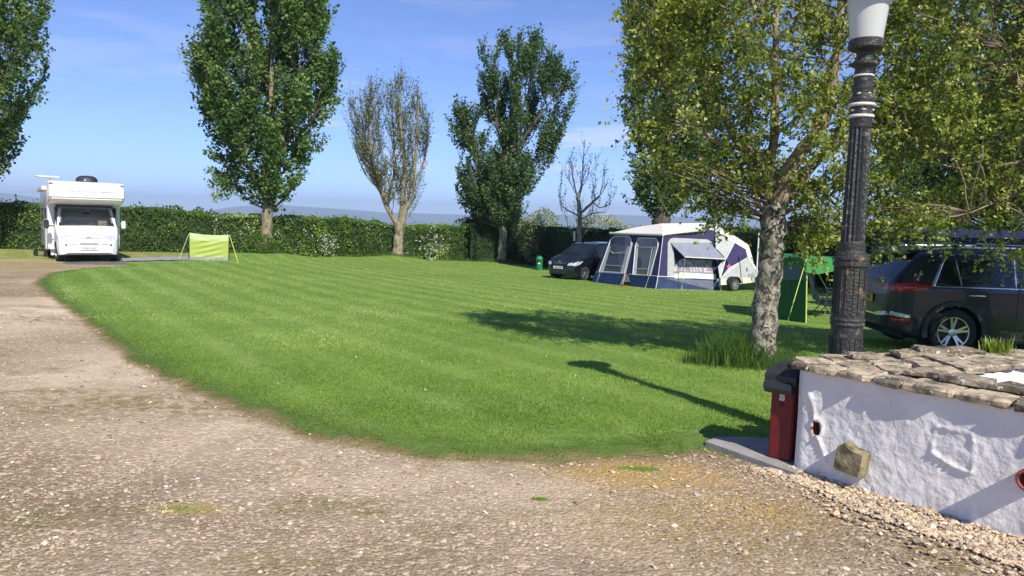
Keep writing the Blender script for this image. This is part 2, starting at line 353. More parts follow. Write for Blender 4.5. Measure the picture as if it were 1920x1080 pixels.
def sd_drive(x, y):                       # + on the lawn, - on the drive
    x = np.asarray(x, float).ravel(); y = np.asarray(y, float).ravel(); n = len(drive)
    dm = np.full(x.shape, 1e9); ins = np.zeros(x.shape, bool)
    for i in range(n):
        ax, ay = drive[i]; bx, by = drive[(i + 1) % n]; ex, ey = bx - ax, by - ay
        t = np.clip(((x - ax) * ex + (y - ay) * ey) / (ex * ex + ey * ey), 0, 1)
        dm = np.minimum(dm, np.hypot(x - ax - t * ex, y - ay - t * ey))
        if ay != by:
            c = ((ay > y) != (by > y)) & (x < (bx - ax) * (y - ay) / (by - ay) + ax); ins ^= c
    return np.where(ins, -dm, dm)
def spaced(a0, a1, far, st, gr):
    v = list(np.arange(a0, a1, st)); s = st
    while v[-1] < far: s *= gr; v.append(v[-1] + s)
    return v
ys = np.array([-12, -9, -6, -4, -2, -.5] + spaced(.5, 13, 62, .085, 1.035))
xp = spaced(0, 6.5, 62, .085, 1.045); xs = np.array([-a for a in xp[:0:-1]] + xp)
XX, YY = np.meshgrid(xs, ys); sdv = sd_drive(XX, YY).reshape(XX.shape)
near = np.clip(1 - (YY - 14) / 20, 0, 1)
ZZ = gz(XX, YY) + near * (.012 * vnoise(XX * 1.6, YY * 1.6, 0, 3) + .006 * vnoise(XX * 5, YY * 5, 0, 4)) + np.clip(sdv * .5, -.0, .03)
gm, n, b = newmat('ground_cover'); Lk = n.links
at = node(n, 'ShaderNodeAttribute', attribute_name='sd'); co = node(n, 'ShaderNodeTexCoord')
def noise(sc, det=5, rough=.55, vec=None, st=None):
    t = node(n, 'ShaderNodeTexNoise'); t.inputs['Scale'].default_value = sc; t.inputs['Detail'].default_value = det; t.inputs['Roughness'].default_value = rough
    v = co.outputs['Object']
    if st: q = node(n, 'ShaderNodeMapping'); q.inputs['Scale'].default_value = st; Lk.new(v, q.inputs[0]); v = q.outputs[0]
    Lk.new(v, t.inputs['Vector']); return t.outputs['Fac']
def ramp(inp, stops, interp='LINEAR'):
    r = node(n, 'ShaderNodeValToRGB'); e = r.color_ramp.elements; r.color_ramp.interpolation = interp
    e[0].position, e[0].color = stops[0][0], (*stops[0][1], 1) if len(stops[0][1]) == 3 else stops[0][1]
    e[1].position, e[1].color = stops[-1][0], (*stops[-1][1], 1)
    for p_, c_ in stops[1:-1]: x = e.new(p_); x.color = (*c_, 1)
    Lk.new(inp, r.inputs[0]); return r.outputs[0]
def mix(f, a, c, mode='MIX'):
    x = node(n, 'ShaderNodeMix', data_type='RGBA', blend_type=mode)
    for i, q in ((0, f), (6, a), (7, c)):
        if hasattr(q, 'node'): Lk.new(q, x.inputs[i])
        elif i == 0: x.inputs[0].default_value = q
        else: x.inputs[i].default_value = (*q, 1)
    return x.outputs[2]
def math_(op, a, c=None, cl=False):
    x = node(n, 'ShaderNodeMath', operation=op, use_clamp=cl)
    for i, q in ((0, a), (1, c)):
        if q is None: continue
        if hasattr(q, 'node'): Lk.new(q, x.inputs[i])
        else: x.inputs[i].default_value = q
    return x.outputs[0]
g = lambda v: (v, v, v)
nbig = noise(.35, 4); nmid = noise(1.7, 6, .6); nfin = noise(14, 6, .65); nvf = noise(60, 4, .7)
# lawn
lawn = ramp(nfin, [(.3, (.085, .155, .028)), (.5, (.15, .25, .046)), (.72, (.235, .345, .085))])
lawn = mix(ramp(nbig, [(.35, g(0)), (.7, g(.45))]), lawn, (.16, .26, .06))
lawn = mix(ramp(nmid, [(.45, g(0)), (.75, g(.35))]), lawn, (.10, .16, .035))
wv = node(n, 'ShaderNodeTexWave'); wv.wave_type = 'BANDS'; wv.bands_direction = 'X'; wv.inputs['Scale'].default_value = .33; wv.inputs['Distortion'].default_value = .8; wv.inputs['Detail'].default_value = 2; wv.inputs['Detail Scale'].default_value = .5
mw = node(n, 'ShaderNodeMapping'); mw.inputs['Rotation'].default_value = (0, 0, R(-35)); Lk.new(co.outputs['Object'], mw.inputs[0]); Lk.new(mw.outputs[0], wv.inputs['Vector'])
lawn = mix(ramp(wv.outputs['Fac'], [(.6, g(0)), (.95, g(.32))]), lawn, (.29, .40, .12))
# drive
vo = node(n, 'ShaderNodeTexVoronoi'); vo.inputs['Scale'].default_value = 42; Lk.new(co.outputs['Object'], vo.inputs['Vector'])
vo2 = node(n, 'ShaderNodeTexVoronoi'); vo2.inputs['Scale'].default_value = 95; Lk.new(co.outputs['Object'], vo2.inputs['Vector'])
sep = node(n, 'ShaderNodeSeparateColor'); Lk.new(vo.outputs['Color'], sep.inputs[0]); sep2 = node(n, 'ShaderNodeSeparateColor'); Lk.new(vo2.outputs['Color'], sep2.inputs[0])
dirt = ramp(nfin, [(.3, (.19, .138, .088)), (.7, (.34, .265, .18))])
st1 = ramp(sep.outputs[0], [(0, (.20, .15, .105)), (.5, (.34, .27, .195)), (1, (.76, .66, .52))])
st2 = ramp(sep2.outputs[1], [(0, (.13, .095, .065)), (.6, (.29, .23, .165)), (1, (.66, .57, .44))])
drv = mix(.55, dirt, st2)
drv = mix(ramp(sep.outputs[1], [(.52, g(0)), (.60, g(.85))]), drv, st1)
drv = mix(ramp(nbig, [(.42, g(0)), (.62, g(.55))]), drv, (.56, .47, .36))
drv = mix(ramp(noise(.8, 5, .6, st=(1, 1, 1)), [(.52, g(0)), (.68, g(.45))]), drv, (.16, .125, .095))
geo = node(n, 'ShaderNodeSeparateXYZ'); Lk.new(co.outputs['Object'], geo.inputs[0])
def blob(cx, cy, sx_, sy_):
    dx = math_('DIVIDE', math_('SUBTRACT', geo.outputs[0], cx), sx_); dy = math_('DIVIDE', math_('SUBTRACT', geo.outputs[1], cy), sy_)
    return math_('SUBTRACT', 1.0, math_('SQRT', math_('ADD', math_('MULTIPLY', dx, dx), math_('MULTIPLY', dy, dy))), True)
moss = noise(.62, 7, .62, st=(1.0, 1.5, 1)); mossf = noise(9, 6, .7)
mz_ = [(G(260, 760), 2.0, .9, 1.1), (G(60, 600), 2.2, .8, .8), (G(620, 950), .7, .25, .8), (G(500, 1060), .5, .2, .9), (G(1350, 1020), .9, .45, .9), (G(760, 1050), .5, .2, .5), (G(1150, 960), .8, .35, .6)]
mossm = math_('MULTIPLY', ramp(moss, [(.54, g(0)), (.64, g(.8))]), ramp(mossf, [(.38, g(.15)), (.62, g(1))]))
for (q_, sx_, sy_, k_) in mz_:
    mossm = math_('ADD', mossm, math_('MULTIPLY', math_('MULTIPLY', blob(q_.x, q_.y, sx_, sy_), k_), ramp(mossf, [(.42, g(0)), (.60, g(1))])))
mossm = math_('MINIMUM', mossm, .85)
for (q_, sx_, sy_, k_) in ((G(30, 590), 2.6, 7.0, .9), (G(450, 800), 1.8, 1.2, .6), (G(150, 700), 1.6, 2.2, .7), (G(700, 900), 2.2, .8, .45)):
    drv = mix(math_('MULTIPLY', math_('MULTIPLY', blob(q_.x, q_.y, sx_, sy_), k_), ramp(nmid, [(.3, g(.35)), (.6, g(1))])), drv, (.78, .68, .54))
drv = mix(mossm, drv, ramp(nfin, [(.35, (.15, .135, .055)), (.7, (.27, .25, .10))]))
# straw and bare band between them
wob = math_('MULTIPLY', math_('SUBTRACT', noise(2.3, 6, .6), .5), 1.3)
wob = math_('ADD', wob, math_('MULTIPLY', math_('SUBTRACT', nfin, .5), .35))
s1 = math_('ADD', at.outputs['Fac'], math_('MULTIPLY', wob, .38))
c1 = G(1195, 885); c2 = G(1500, 960); c3 = G(1290, 960); c4 = G(345, 957)
bl = math_('ADD', math_('MULTIPLY', blob(c1.x, c1.y, .85, .42), 2.6), math_('MULTIPLY', blob(c2.x - .2, c2.y, .5, .35), 1.0))
bl = math_('ADD', bl, math_('MULTIPLY', blob(c3.x, c3.y, .9, .9), .55))
bl = math_('ADD', bl, math_('MULTIPLY', blob(c4.x, c4.y, .30, .13), 1.9))
bm_ = math_('MULTIPLY', bl, ramp(mossf, [(.36, g(0)), (.56, g(.85))]), True)
strawc = ramp(nvf, [(.35, (.26, .19, .085)), (.65, (.60, .44, .19))])
drv = mix(bm_, drv, strawc)
edge = ramp(s1, [(0, g(0)), (1, g(1))])
def step(v, a_, b_):
    x = node(n, 'ShaderNodeMapRange'); x.inputs[1].default_value = a_; x.inputs[2].default_value = b_; Lk.new(v, x.inputs[0]); x.clamp = True; return x.outputs[0]
straw = ramp(nfin, [(.3, (.13, .10, .05)), (.6, (.26, .195, .095)), (.8, (.14, .15, .05))])
drv = mix(1.0, drv, (.95, .885, .815), 'MULTIPLY')
col = mix(step(s1, -.17, -.03), drv, straw)
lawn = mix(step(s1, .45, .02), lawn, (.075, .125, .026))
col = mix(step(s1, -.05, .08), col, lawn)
dry = math_('MULTIPLY', step(geo.outputs[1], 17, 21), step(math_('MULTIPLY', geo.outputs[0], -1.0), 13.0, 15.5))
far_dry = math_('MULTIPLY', dry, ramp(nmid, [(.35, g(.2)), (.6, g(.9))]))
col = mix(far_dry, col, (.34, .28, .12))
Lk.new(col, b.inputs['Base Color']); b.inputs['Roughness'].default_value = .95; b.inputs['Specular IOR Level'].default_value = .15
hgt = math_('ADD', math_('MULTIPLY', vo.outputs['Distance'], -.7), math_('MULTIPLY', nfin, 1.0))
bu = node(n, 'ShaderNodeBump'); bu.inputs['Strength'].default_value = .75; bu.inputs['Distance'].default_value = .018
Lk.new(hgt, bu.inputs['Height']); Lk.new(bu.outputs[0], b.inputs['Normal'])
ny, nx = XX.shape; idx = np.arange(ny * nx).reshape(ny, nx)
Q = np.stack([idx[:-1, :-1], idx[:-1, 1:], idx[1:, 1:], idx[1:, :-1]], -1).reshape(-1, 4)
cs = sd_drive((XX[:-1, :-1] + XX[1:, 1:]) / 2, (YY[:-1, :-1] + YY[1:, 1:]) / 2)
V = np.stack([XX, YY, ZZ], -1).reshape(-1, 3)
def sub(name, sel):
    q = Q[sel]; u, inv = np.unique(q, return_inverse=True)
    o = ob(name, mesh_np(name, V[u], inv.reshape(q.shape), gm, smooth=True, attrs={'sd': sdv.ravel()[u]})); tag(o, kind='structure'); return o
sub('lawn', cs > 0); sub('gravel_drive', cs <= 0)
# far land beyond the hedges
def polar(name, rr, zf, m, a0=-180, a1=180, na=180):
    v = []; f = []
    an = np.radians(np.linspace(a0, a1, na + 1))
    for r_ in rr:
        for a_ in an: x, y = r_ * math.sin(a_), r_ * math.cos(a_); v.append((x, y, zf(r_, a_, x, y)))
    k = na + 1
    for i in range(len(rr) - 1):
        for j in range(na): f.append((i*k+j, i*k+j+1, (i+1)*k+j+1, (i+1)*k+j))
    o = ob(name, mesh_np(name, v, f, m, smooth=True)); tag(o, kind='structure'); return o
M['fields'] = mat('far_fields', (.10, .15, .05), .95, col2=(.055, .095, .035), vs=.02, lo=.4, hi=.6)
def fz(r_, a_, x, y):
    base = float(gz(x, y)) - .06; t = min(1, max(0, (r_ - 56) / 300)); t = t * t * (3 - 2 * t); return base * (1 - t) + (-24) * t
polar('far_fields', [54, 58, 62, 68, 75, 100, 140, 200, 280, 360, 600, 1200, 2500, 4500, 6500, 9300], fz, M['fields'])
# far hills: a ridge round the view with its own depth
M['hill'] = mat('hill_moor', (.085, .115, .06), .95, col2=(.05, .075, .035), vs=.0012, lo=.4, hi=.6)
hp = [(-900, 360), (-300, 365), (0, 366), (60, 372), (130, 382), (250, 392), (380, 396), (440, 386), (520, 384), (620, 390), (720, 398), (860, 401), (1000, 401), (1150, 402), (1300, 408), (1600, 416), (1920, 420), (2600, 430)]
def hill_h(a_):
    px = 960 + F * math.tan(max(-1.2, min(1.2, a_))) * 1.0
    top = np.interp(px, [q[0] for q in hp], [q[1] for q in hp]); hor = 415.3 + (px - 960) * .0262
    return max(8.0, (hor - top) / F / 1.0 * 6800 * (1 / max(.35, math.cos(a_))) * math.cos(a_)) * 1.0
def hz(r_, a_, x, y):
    H_ = hill_h(a_) if abs(a_) < 1.2 else 60
    t = (r_ - 5600) / 1400
    prof = max(0, math.sin(min(1, max(0, t)) * math.pi / 2)) if t < 1 else max(0, 1 - (t - 1) * .8)
    return -24 + (H_ + 24 - 1.7) * prof + 6 * float(vnoise(np.array([x / 500.]), np.array([y / 500.]), 0, 9)[0]) * prof
polar('hills', list(np.linspace(5600, 8400, 15)), hz, M['hill'], -70, 70, 200)
# haze: one closed box of thin even air round everything
hb = MB().box((0, 0, 85), (19600, 19600, 260)).build('haze', []); tag(hb, kind='stuff')
hm = bpy.data.materials.new('haze'); hm.use_nodes = True; hn = hm.node_tree
for x in list(hn.nodes):
    if x.type != 'OUTPUT_MATERIAL': hn.nodes.remove(x)
pv = hn.nodes.new('ShaderNodeVolumePrincipled'); pv.inputs['Color'].default_value = (.61, .73, .99, 1); pv.inputs['Density'].default_value = 2.4e-4
pv.inputs['Anisotropy'].default_value = .12
hn.links.new(pv.outputs[0], [x for x in hn.nodes if x.type == 'OUTPUT_MATERIAL'][0].inputs['Volume']); hb.data.materials.append(hm)
# concrete slab the bin stands on
sl = [G(1322, 838), G(1490, 899), G(1530, 880), Vector((2.35, 5.75, 0)), G(1345, 829)]
sl = [Vector((p.x, p.y, 0)) for p in sl]; sl[2] = Vector((2.2, 5.2, 0))
tag(MB().prism([(p.x, p.y) for p in sl], 'Z', -.12, .045).build('concrete_slab', M['concrete']), kind='structure')

# ---- grass blades on the lawn
rng = np.random.default_rng(5)
def blades(name, X, Y, Z, hgt, wid, m, lean=.5, parent=None, tint=None, curve=True, rg=rng):
    n_ = len(X); a = rg.uniform(0, 2 * np.pi, n_); c, s_ = np.cos(a), np.sin(a); la = rg.uniform(0, 2 * np.pi, n_); ln = rg.uniform(.1, 1, n_) * lean * hgt
    B = np.stack([X, Y, Z], -1); dx = np.stack([c * wid / 2, s_ * wid / 2, np.zeros(n_)], -1)
    tip = B + np.stack([np.cos(la) * ln, np.sin(la) * ln, hgt], -1)
    if curve:
        mid = B + np.stack([np.cos(la) * ln * .3, np.sin(la) * ln * .3, hgt * .6], -1)
        V_ = np.stack([B - dx, B + dx, mid + dx * .7, mid - dx * .7, tip], 1).reshape(-1, 3)
        k = np.arange(n_)[:, None] * 5; Fq = np.concatenate([k + [[0, 1, 2]], k + [[0, 2, 3]], k + [[3, 2, 4]]]); per = 5
    else:
        V_ = np.stack([B - dx, B + dx, tip], 1).reshape(-1, 3); k = np.arange(n_)[:, None] * 3; Fq = k + [[0, 1, 2]]; per = 3
    t = rg.uniform(0, 1, n_) if tint is None else tint
    o = ob(name, mesh_np(name, V_, Fq, m, attrs={'tint': np.repeat(t, per)}), parent); return tag(o, kind='stuff')
NB = 440000
u = rng.uniform(0, 1, NB); d_ = 4.9 * (46 / 4.9) ** u; x_ = rng.uniform(-.80, .80, NB) * d_ + rng.normal(0, .3, NB)
sd_b = sd_drive(x_, d_) + vnoise(x_ * 2.3, d_ * 2.3, 0, 31) * .10 + vnoise(x_ * 9, d_ * 9, 0, 32) * .06
slab_in = (x_ > 1.35) & (d_ < 5.95 - (x_ - 1.5) * .28) 
wall_in = (x_ > 2.0) & (d_ < 5.7)
keep = (sd_b > rng.uniform(-.13, .03, NB)) & ~slab_in & ~wall_in
x_, d_, sb = x_[keep], d_[keep], sd_b[keep]
cl = .5 + .5 * vnoise(x_ * 1.3, d_ * 1.3, 0, 11); tf = .5 + .5 * vnoise(x_ * 6, d_ * 6, 0, 12)
hg = (.013 + .016 * rng.uniform(0, 1, len(x_)) + .010 * tf) * np.clip(.55 + sb * 1.2, .5, 1) * (1 + .0 * d_)
wd = .0045 * (d_ / 5) ** .9 * rng.uniform(.7, 1.3, len(x_))
stripe = np.sin(2 * np.pi * (x_ * .819 + d_ * .574) / .95 + .8 * vnoise(x_ * .5, d_ * .5, 0, 13)); stripe = np.clip(stripe - .3, 0, 1) * np.clip((d_ - 8) / 10, 0, 1)
patch = vnoise(x_ * .35, d_ * .35, 0, 15) + .5 * vnoise(x_ * .9, d_ * .9, 0, 16)
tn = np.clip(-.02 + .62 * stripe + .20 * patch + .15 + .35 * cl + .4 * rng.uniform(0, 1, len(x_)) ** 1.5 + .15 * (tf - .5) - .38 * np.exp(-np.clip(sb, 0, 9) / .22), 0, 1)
for sel in (d_ < 13, d_ >= 13):
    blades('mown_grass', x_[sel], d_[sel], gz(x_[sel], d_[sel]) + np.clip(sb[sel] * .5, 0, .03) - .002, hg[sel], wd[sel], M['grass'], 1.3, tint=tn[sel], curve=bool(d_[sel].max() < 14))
# straw and sparse tufts near the edge and on the drive
NS = 60000
u = rng.uniform(0, 1, NS); d_ = 4.0 * (14 / 4.0) ** u; x_ = rng.uniform(-.8, .8, NS) * d_
s_ = sd_drive(x_, d_); pr = np.exp(-(np.abs(s_ - .0) / .12) ** 2) * .8
for (c_, sx_, sy_, k) in ((c1, .50, .26, 1.5), (c2, .35, .25, 1.0), (c3, .6, .5, .3), (c4, .16, .07, 1.2), (G(1010, 938), .05, .03, 1.5), (G(310, 905), .2, .06, .6), (G(1440, 885), .15, .05, .8)):
    pr += k * np.exp(-((x_ - c_.x) / sx_) ** 2 - ((d_ - c_.y) / sy_) ** 2)
pr *= (.35 + .65 * (vnoise(x_ * 7, d_ * 7, 0, 41) > 0))
keep = (rng.uniform(0, 1, NS) < pr) & ~((x_ > 1.35) & (d_ < 5.95 - (x_ - 1.5) * .28) & (d_ > 4.95)) & ~((x_ > 1.95) & (d_ < 5.8) & (d_ > 5.1 - 1.1 * (x_ - 2) - .1))
x_, d_ = x_[keep], d_[keep]; k = len(x_)
blades('straw_grass', x_, d_, gz(x_, d_), rng.uniform(.006, .022, k), .004 * (d_ / 4), M['grass_straw'], 1.4)
k = 1500
for nm, c_, sx_, sy_ in (('moss_tuft', c4, .16, .07), ('moss_tuft', G(1010, 938), .045, .02), ('moss_tuft', G(1190, 880), .16, .05)):
    a = rng.normal(0, .5, k) * sx_ + c_.x; b2 = rng.normal(0, .5, k) * sy_ + c_.y
    o = blades(nm, a, b2, gz(a, b2), rng.uniform(.006, .018, k), np.full(k, .004), M['grass'], 1.2)
# ---- stones
ICO = None
def rocks(name, X, Y, Z, size, m, flat=.6, parent=None, sub=False, bury=.3):
    n_ = len(X); import itertools
    base = np.array([(1,0,0),(-1,0,0),(0,1,0),(0,-1,0),(0,0,1),(0,0,-1),(.62,.62,.5),(-.62,.62,.5),(-.62,-.62,.5),(.62,-.62,.5)], float)
    f = np.array([(4,0,6),(6,2,4)][:1] + [(0,2,6),(2,4,6),(2,1,7),(1,4,7),(4,2,7),(1,3,8),(3,4,8),(4,1,8),(3,0,9),(0,4,9),(4,3,9),(2,0,5),(1,2,5),(3,1,5),(0,3,5)])
    Vb = base[None] * (1 + rng.uniform(-.28, .28, (n_, 10, 1)))
    ax = rng.uniform(.65, 1.25, (n_, 1, 3)); ax[:, :, 2] *= flat; Vb = Vb * ax * size[:, None, None] / 2
    a = rng.uniform(0, 2*np.pi, n_); c, s_ = np.cos(a)[:, None], np.sin(a)[:, None]; tl = rng.normal(0, .25, n_)[:, None]
    x, y, z = Vb[..., 0], Vb[..., 1], Vb[..., 2]; z2 = z + x * tl; x2 = x * c - y * s_; y2 = x * s_ + y * c
    Vb = np.stack([x2 + X[:, None], y2 + Y[:, None], z2 + Z[:, None] + (size * flat * (.5 - bury))[:, None]], -1)
    Fq = (np.arange(n_)[:, None, None] * 10 + f[None]).reshape(-1, 3)
    o = ob(name, mesh_np(name, Vb.reshape(-1, 3), Fq, m, attrs={'tint': np.repeat(rng.uniform(0, 1, n_), 10)}), parent); return tag(o, kind='stuff')
NR = 52000
u = rng.uniform(0, 1, NR); d_ = 2.6 * (13 / 2.6) ** u; x_ = rng.uniform(-.85, .8, NR) * d_
s_ = sd_drive(x_, d_); dens = .35 + .65 * (vnoise(x_ * .9, d_ * .9, 0, 51) > -.1) * (.4 + .6 * (vnoise(x_ * 4, d_ * 4, 0, 52) > -.2))
keep = (s_ < -.02) & (rng.uniform(0, 1, NR) < dens) & ~((x_ > 1.95) & (d_ > 5.1 - 1.3 * (x_ - 2)))
x_, d_ = x_[keep], d_[keep]; k = len(x_)
rocks('drive_chippings', x_, d_, gz(x_, d_) - .003 + .012 * vnoise(x_ * 1.6, d_ * 1.6, 0, 3), rng.gamma(2.5, .0042, k) * (.7 + .08 * d_) + .004, M['chip'], .5, bury=.25)
#==WALL==
WA, WB = G(1487, 887), G(1920, 1022); WA.z = WB.z = 0
wd3 = (WB - WA).normalized(); wn = Vector((wd3.y, -wd3.x, 0))           # wn points out of the face, to the drive
def WP(u_, z_, o_=0): return WA + wd3 * u_ + wn * o_ + Vector((0, 0, z_))
NPB = 12500
uu = rng.uniform(-.35, 3.6, NPB); wmax = .20 + .13 * np.clip(uu, 0, 3) + .05 * vnoise(uu * 3, uu * 0, 0, 61)
oo = rng.uniform(0, 1, NPB) ** 1.15 * wmax * np.where(rng.uniform(0, 1, NPB) < .10, 1.7, 1)
okp = (uu > -.02 + oo * .2) | (oo > 0.02); uu2 = np.where(uu < 0, uu * (oo / .3), uu)
px_, py_ = WA.x + wd3.x * uu2 + wn.x * oo, WA.y + wd3.y * uu2 + wn.y * oo
heap = .035 * np.clip(1 - oo / wmax, 0, 1)
rocks('pebble_border', px_, py_, heap * rng.uniform(0, 1, NPB) + .0, rng.gamma(6, .0029, NPB) + .009, M['pebble'], .62, bury=.1)
nd = 260; dd_ = rng.uniform(6.5, 20, nd); dx_ = rng.uniform(-.35, .55, nd) * dd_; kd = sd_drive(dx_, dd_) > .4
DAISY = (dx_[kd], dd_[kd])
#==MARK2==
# ------------------------------------------------------------------ white rendered planter wall
M['render_white'] = mat('white_limewash', (.74, .73, .71), .85, var=.10, vs=3, lo=.3, hi=.6, bump=.45, bs=26)
M['coping'] = mat('sandstone', (.50, .41, .28), .92, col2=(.13, .10, .07), vs=11, lo=.34, hi=.58, bump=.9, bs=16)
M['coping_dark'] = mat('weathered_stone', (.30, .245, .17), .95, col2=(.07, .058, .045), vs=9, lo=.32, hi=.6, bump=.9, bs=18)
M['boulder'] = mat('olive_sandstone', (.30, .255, .14), .92, col2=(.09, .08, .05), vs=14, lo=.36, hi=.6, bump=.8, bs=18)
wall = thing('planter_wall', 'low white rendered planter wall with rough stone coping beside the drive', 'garden wall', WA)
WI = wall.matrix_world.inverted() if False else Matrix.Translation(-WA)
WZ = .735
def loc(p): return Vector(p) - WA
def wall_relief(u, z):
    e = .008 * vnoise(u * 2.6, z * 2.6, 0, 71) + .0028 * vnoise(u * 9, z * 7, 0, 72) + .0025 * vnoise(u * 30, z * 26, 0, 73)
    e = e + .002 * np.abs(vnoise(u * 14, z * 5, 0, 74))
    def seg(pts, wdt, amp):
        o = np.zeros_like(u)
        for (a, b2) in zip(pts[:-1], pts[1:]):
            ex, ez = b2[0] - a[0], b2[1] - a[1]; t = np.clip(((u - a[0]) * ex + (z - a[1]) * ez) / (ex * ex + ez * ez), 0, 1)
            d = np.hypot(u - a[0] - t * ex, z - a[1] - t * ez); o = np.maximum(o, amp * np.exp(-(d / wdt) ** 2))
        return o
    e = e + seg([(.04, .74), (.07, .62), (.12, .50), (.135, .42)], .012, .012) + seg([(.155, .31), (.20, .23), (.235, .15)], .010, .014) - seg([(.10, .34), (.15, .29)], .006, .006)
    e = e - seg([(.50, .10), (.55, .06), (.56, .01)], .006, .008)
    # raised square patch
    pc = [(.90, .55), (1.10, .555), (1.115, .33), (1.04, .325), (.885, .39)]
    e = e + seg(pc + [pc[0]], .007, .008) + seg([(.885, .385), (1.04, .32), (1.11, .325)], .010, .010)
    ins = (u > .89) & (u < 1.11) & (z > .35) & (z < .55); e = e + ins * (.0025 * vnoise(u * 45, z * 45, 0, 75))
    # rim round the hole
    hd = np.hypot((u - HU) / .032, (z - HZ) / .050); e = e + .012 * np.exp(-((hd - 1.25) / .3) ** 2)
    return e
HU, HZ = .150, .355
us = np.arange(-.012, 4.4, .0125); zs = np.arange(-.10, WZ + .02, .0125)
UU, ZZw = np.meshgrid(us, zs); E_ = wall_relief(UU, ZZw)
E_ = E_ - .035 * np.exp(-((UU + .012) / .03) ** 2)
PX = wd3.x * UU + wn.x * E_; PY = wd3.y * UU + wn.y * E_
nz, nu = UU.shape; idw = np.arange(nz * nu).reshape(nz, nu)
Qw = np.stack([idw[:-1, :-1], idw[:-1, 1:], idw[1:, 1:], idw[1:, :-1]], -1).reshape(-1, 4)
cu_, cz_ = (UU[:-1, :-1] + .006).ravel(), (ZZw[:-1, :-1] + .006).ravel()
Qw = Qw[np.hypot((cu_ - HU) / .032, (cz_ - HZ) / .050) > 1]
Vw = np.stack([PX, PY, ZZw], -1).reshape(-1, 3)
# close it into a solid: left end, inner face, top, far end
th = .32; nb_ = len(Vw)
face = mesh_np('front_face', Vw, Qw, M['render_white'], smooth=True); ob('front_face', face, wall)
mb = MB()
def wl(u_, o_, z_): return wd3 * u_ - wn * o_ + Vector((0, 0, z_))
mb.add([wl(-.012, .034, -.1), wl(-.012, th, -.1), wl(-.012, th, WZ), wl(-.012, .034, WZ)], [(0, 1, 2, 3)])
mb.add([wl(-.012, th, -.1), wl(4.38, th, -.1), wl(4.38, th, WZ), wl(-.012, th, WZ)], [(0, 1, 2, 3)])
mb.add([wl(-.01, .03, WZ - .002), wl(4.38, .0, WZ - .002), wl(4.38, th, WZ - .002), wl(-.01, th, WZ - .002)], [(0, 1, 2, 3)])
mb.build('wall_core', M['render_white'], wall, fix=False)
def stonevar(m):
    n_ = m.node_tree; b_ = n_.nodes['Principled BSDF']; src = b_.inputs['Base Color'].links[0].from_socket
    oi = node(n_, 'ShaderNodeObjectInfo'); hs = node(n_, 'ShaderNodeHueSaturation'); mr = node(n_, 'ShaderNodeMapRange'); mr.inputs[3].default_value = .62; mr.inputs[4].default_value = 1.2
    n_.links.new(oi.outputs['Random'], mr.inputs[0]); n_.links.new(mr.outputs[0], hs.inputs['Value']); n_.links.new(src, hs.inputs['Color']); n_.links.new(hs.outputs[0], b_.inputs['Base Color'])
    m2 = node(n_, 'ShaderNodeTexNoise'); m2.inputs['Scale'].default_value = 38; m2.inputs['Detail'].default_value = 4; tcc = node(n_, 'ShaderNodeTexCoord'); n_.links.new(tcc.outputs['Object'], m2.inputs['Vector'])
    rp = node(n_, 'ShaderNodeValToRGB'); rp.color_ramp.elements[0].position = .60; rp.color_ramp.elements[1].position = .66; n_.links.new(m2.outputs['Fac'], rp.inputs[0])
    mxx = node(n_, 'ShaderNodeMix', data_type='RGBA'); mxx.inputs[7].default_value = (.62, .58, .48, 1); n_.links.new(rp.outputs[0], mxx.inputs[0]); n_.links.new(hs.outputs[0], mxx.inputs[6]); n_.links.new(mxx.outputs[2], b_.inputs['Base Color'])
stonevar(M['coping']); stonevar(M['coping_dark'])
# weather stains on the limewash: splashed dirt low down, hairline cracks
n_ = M['render_white'].node_tree; b_ = n_.nodes['Principled BSDF']; src = b_.inputs['Base Color'].links[0].from_socket
tcc = node(n_, 'ShaderNodeTexCoord'); sxyz = node(n_, 'ShaderNodeSeparateXYZ'); n_.links.new(tcc.outputs['Object'], sxyz.inputs[0])
mr = node(n_, 'ShaderNodeMapRange'); mr.inputs[1].default_value = .16; mr.inputs[2].default_value = 0.0; mr.inputs[4].default_value = .9; n_.links.new(sxyz.outputs[2], mr.inputs[0])
ns_ = node(n_, 'ShaderNodeTexNoise'); ns_.inputs['Scale'].default_value = 9; ns_.inputs['Detail'].default_value = 8; n_.links.new(tcc.outputs['Object'], ns_.inputs['Vector'])
rp = node(n_, 'ShaderNodeValToRGB'); rp.color_ramp.elements[0].position = .42; rp.color_ramp.elements[1].position = .68; n_.links.new(ns_.outputs['Fac'], rp.inputs[0])
mu = node(n_, 'ShaderNodeMath', operation='MULTIPLY'); n_.links.new(mr.outputs[0], mu.inputs[0]); n_.links.new(rp.outputs[0], mu.inputs[1])
mxx = node(n_, 'ShaderNodeMix', data_type='RGBA'); mxx.inputs[7].default_value = (.34, .29, .22, 1); n_.links.new(mu.outputs[0], mxx.inputs[0]); n_.links.new(src, mxx.inputs[6])
vv = node(n_, 'ShaderNodeTexVoronoi', feature='DISTANCE_TO_EDGE'); vv.inputs['Scale'].default_value = 2.2; nz_ = node(n_, 'ShaderNodeTexNoise'); nz_.inputs['Scale'].default_value = 5
va = node(n_, 'ShaderNodeMix', data_type='RGBA'); va.inputs[0].default_value = .22; n_.links.new(tcc.outputs['Object'], nz_.inputs['Vector']); n_.links.new(tcc.outputs['Object'], va.inputs[6]); n_.links.new(nz_.outputs['Color'], va.inputs[7]); n_.links.new(va.outputs[2], vv.inputs['Vector'])
rc = node(n_, 'ShaderNodeMapRange'); rc.inputs[1].default_value = .0; rc.inputs[2].default_value = .006; rc.inputs[3].default_value = .5; rc.inputs[4].default_value = 0; n_.links.new(vv.outputs['Distance'], rc.inputs[0])
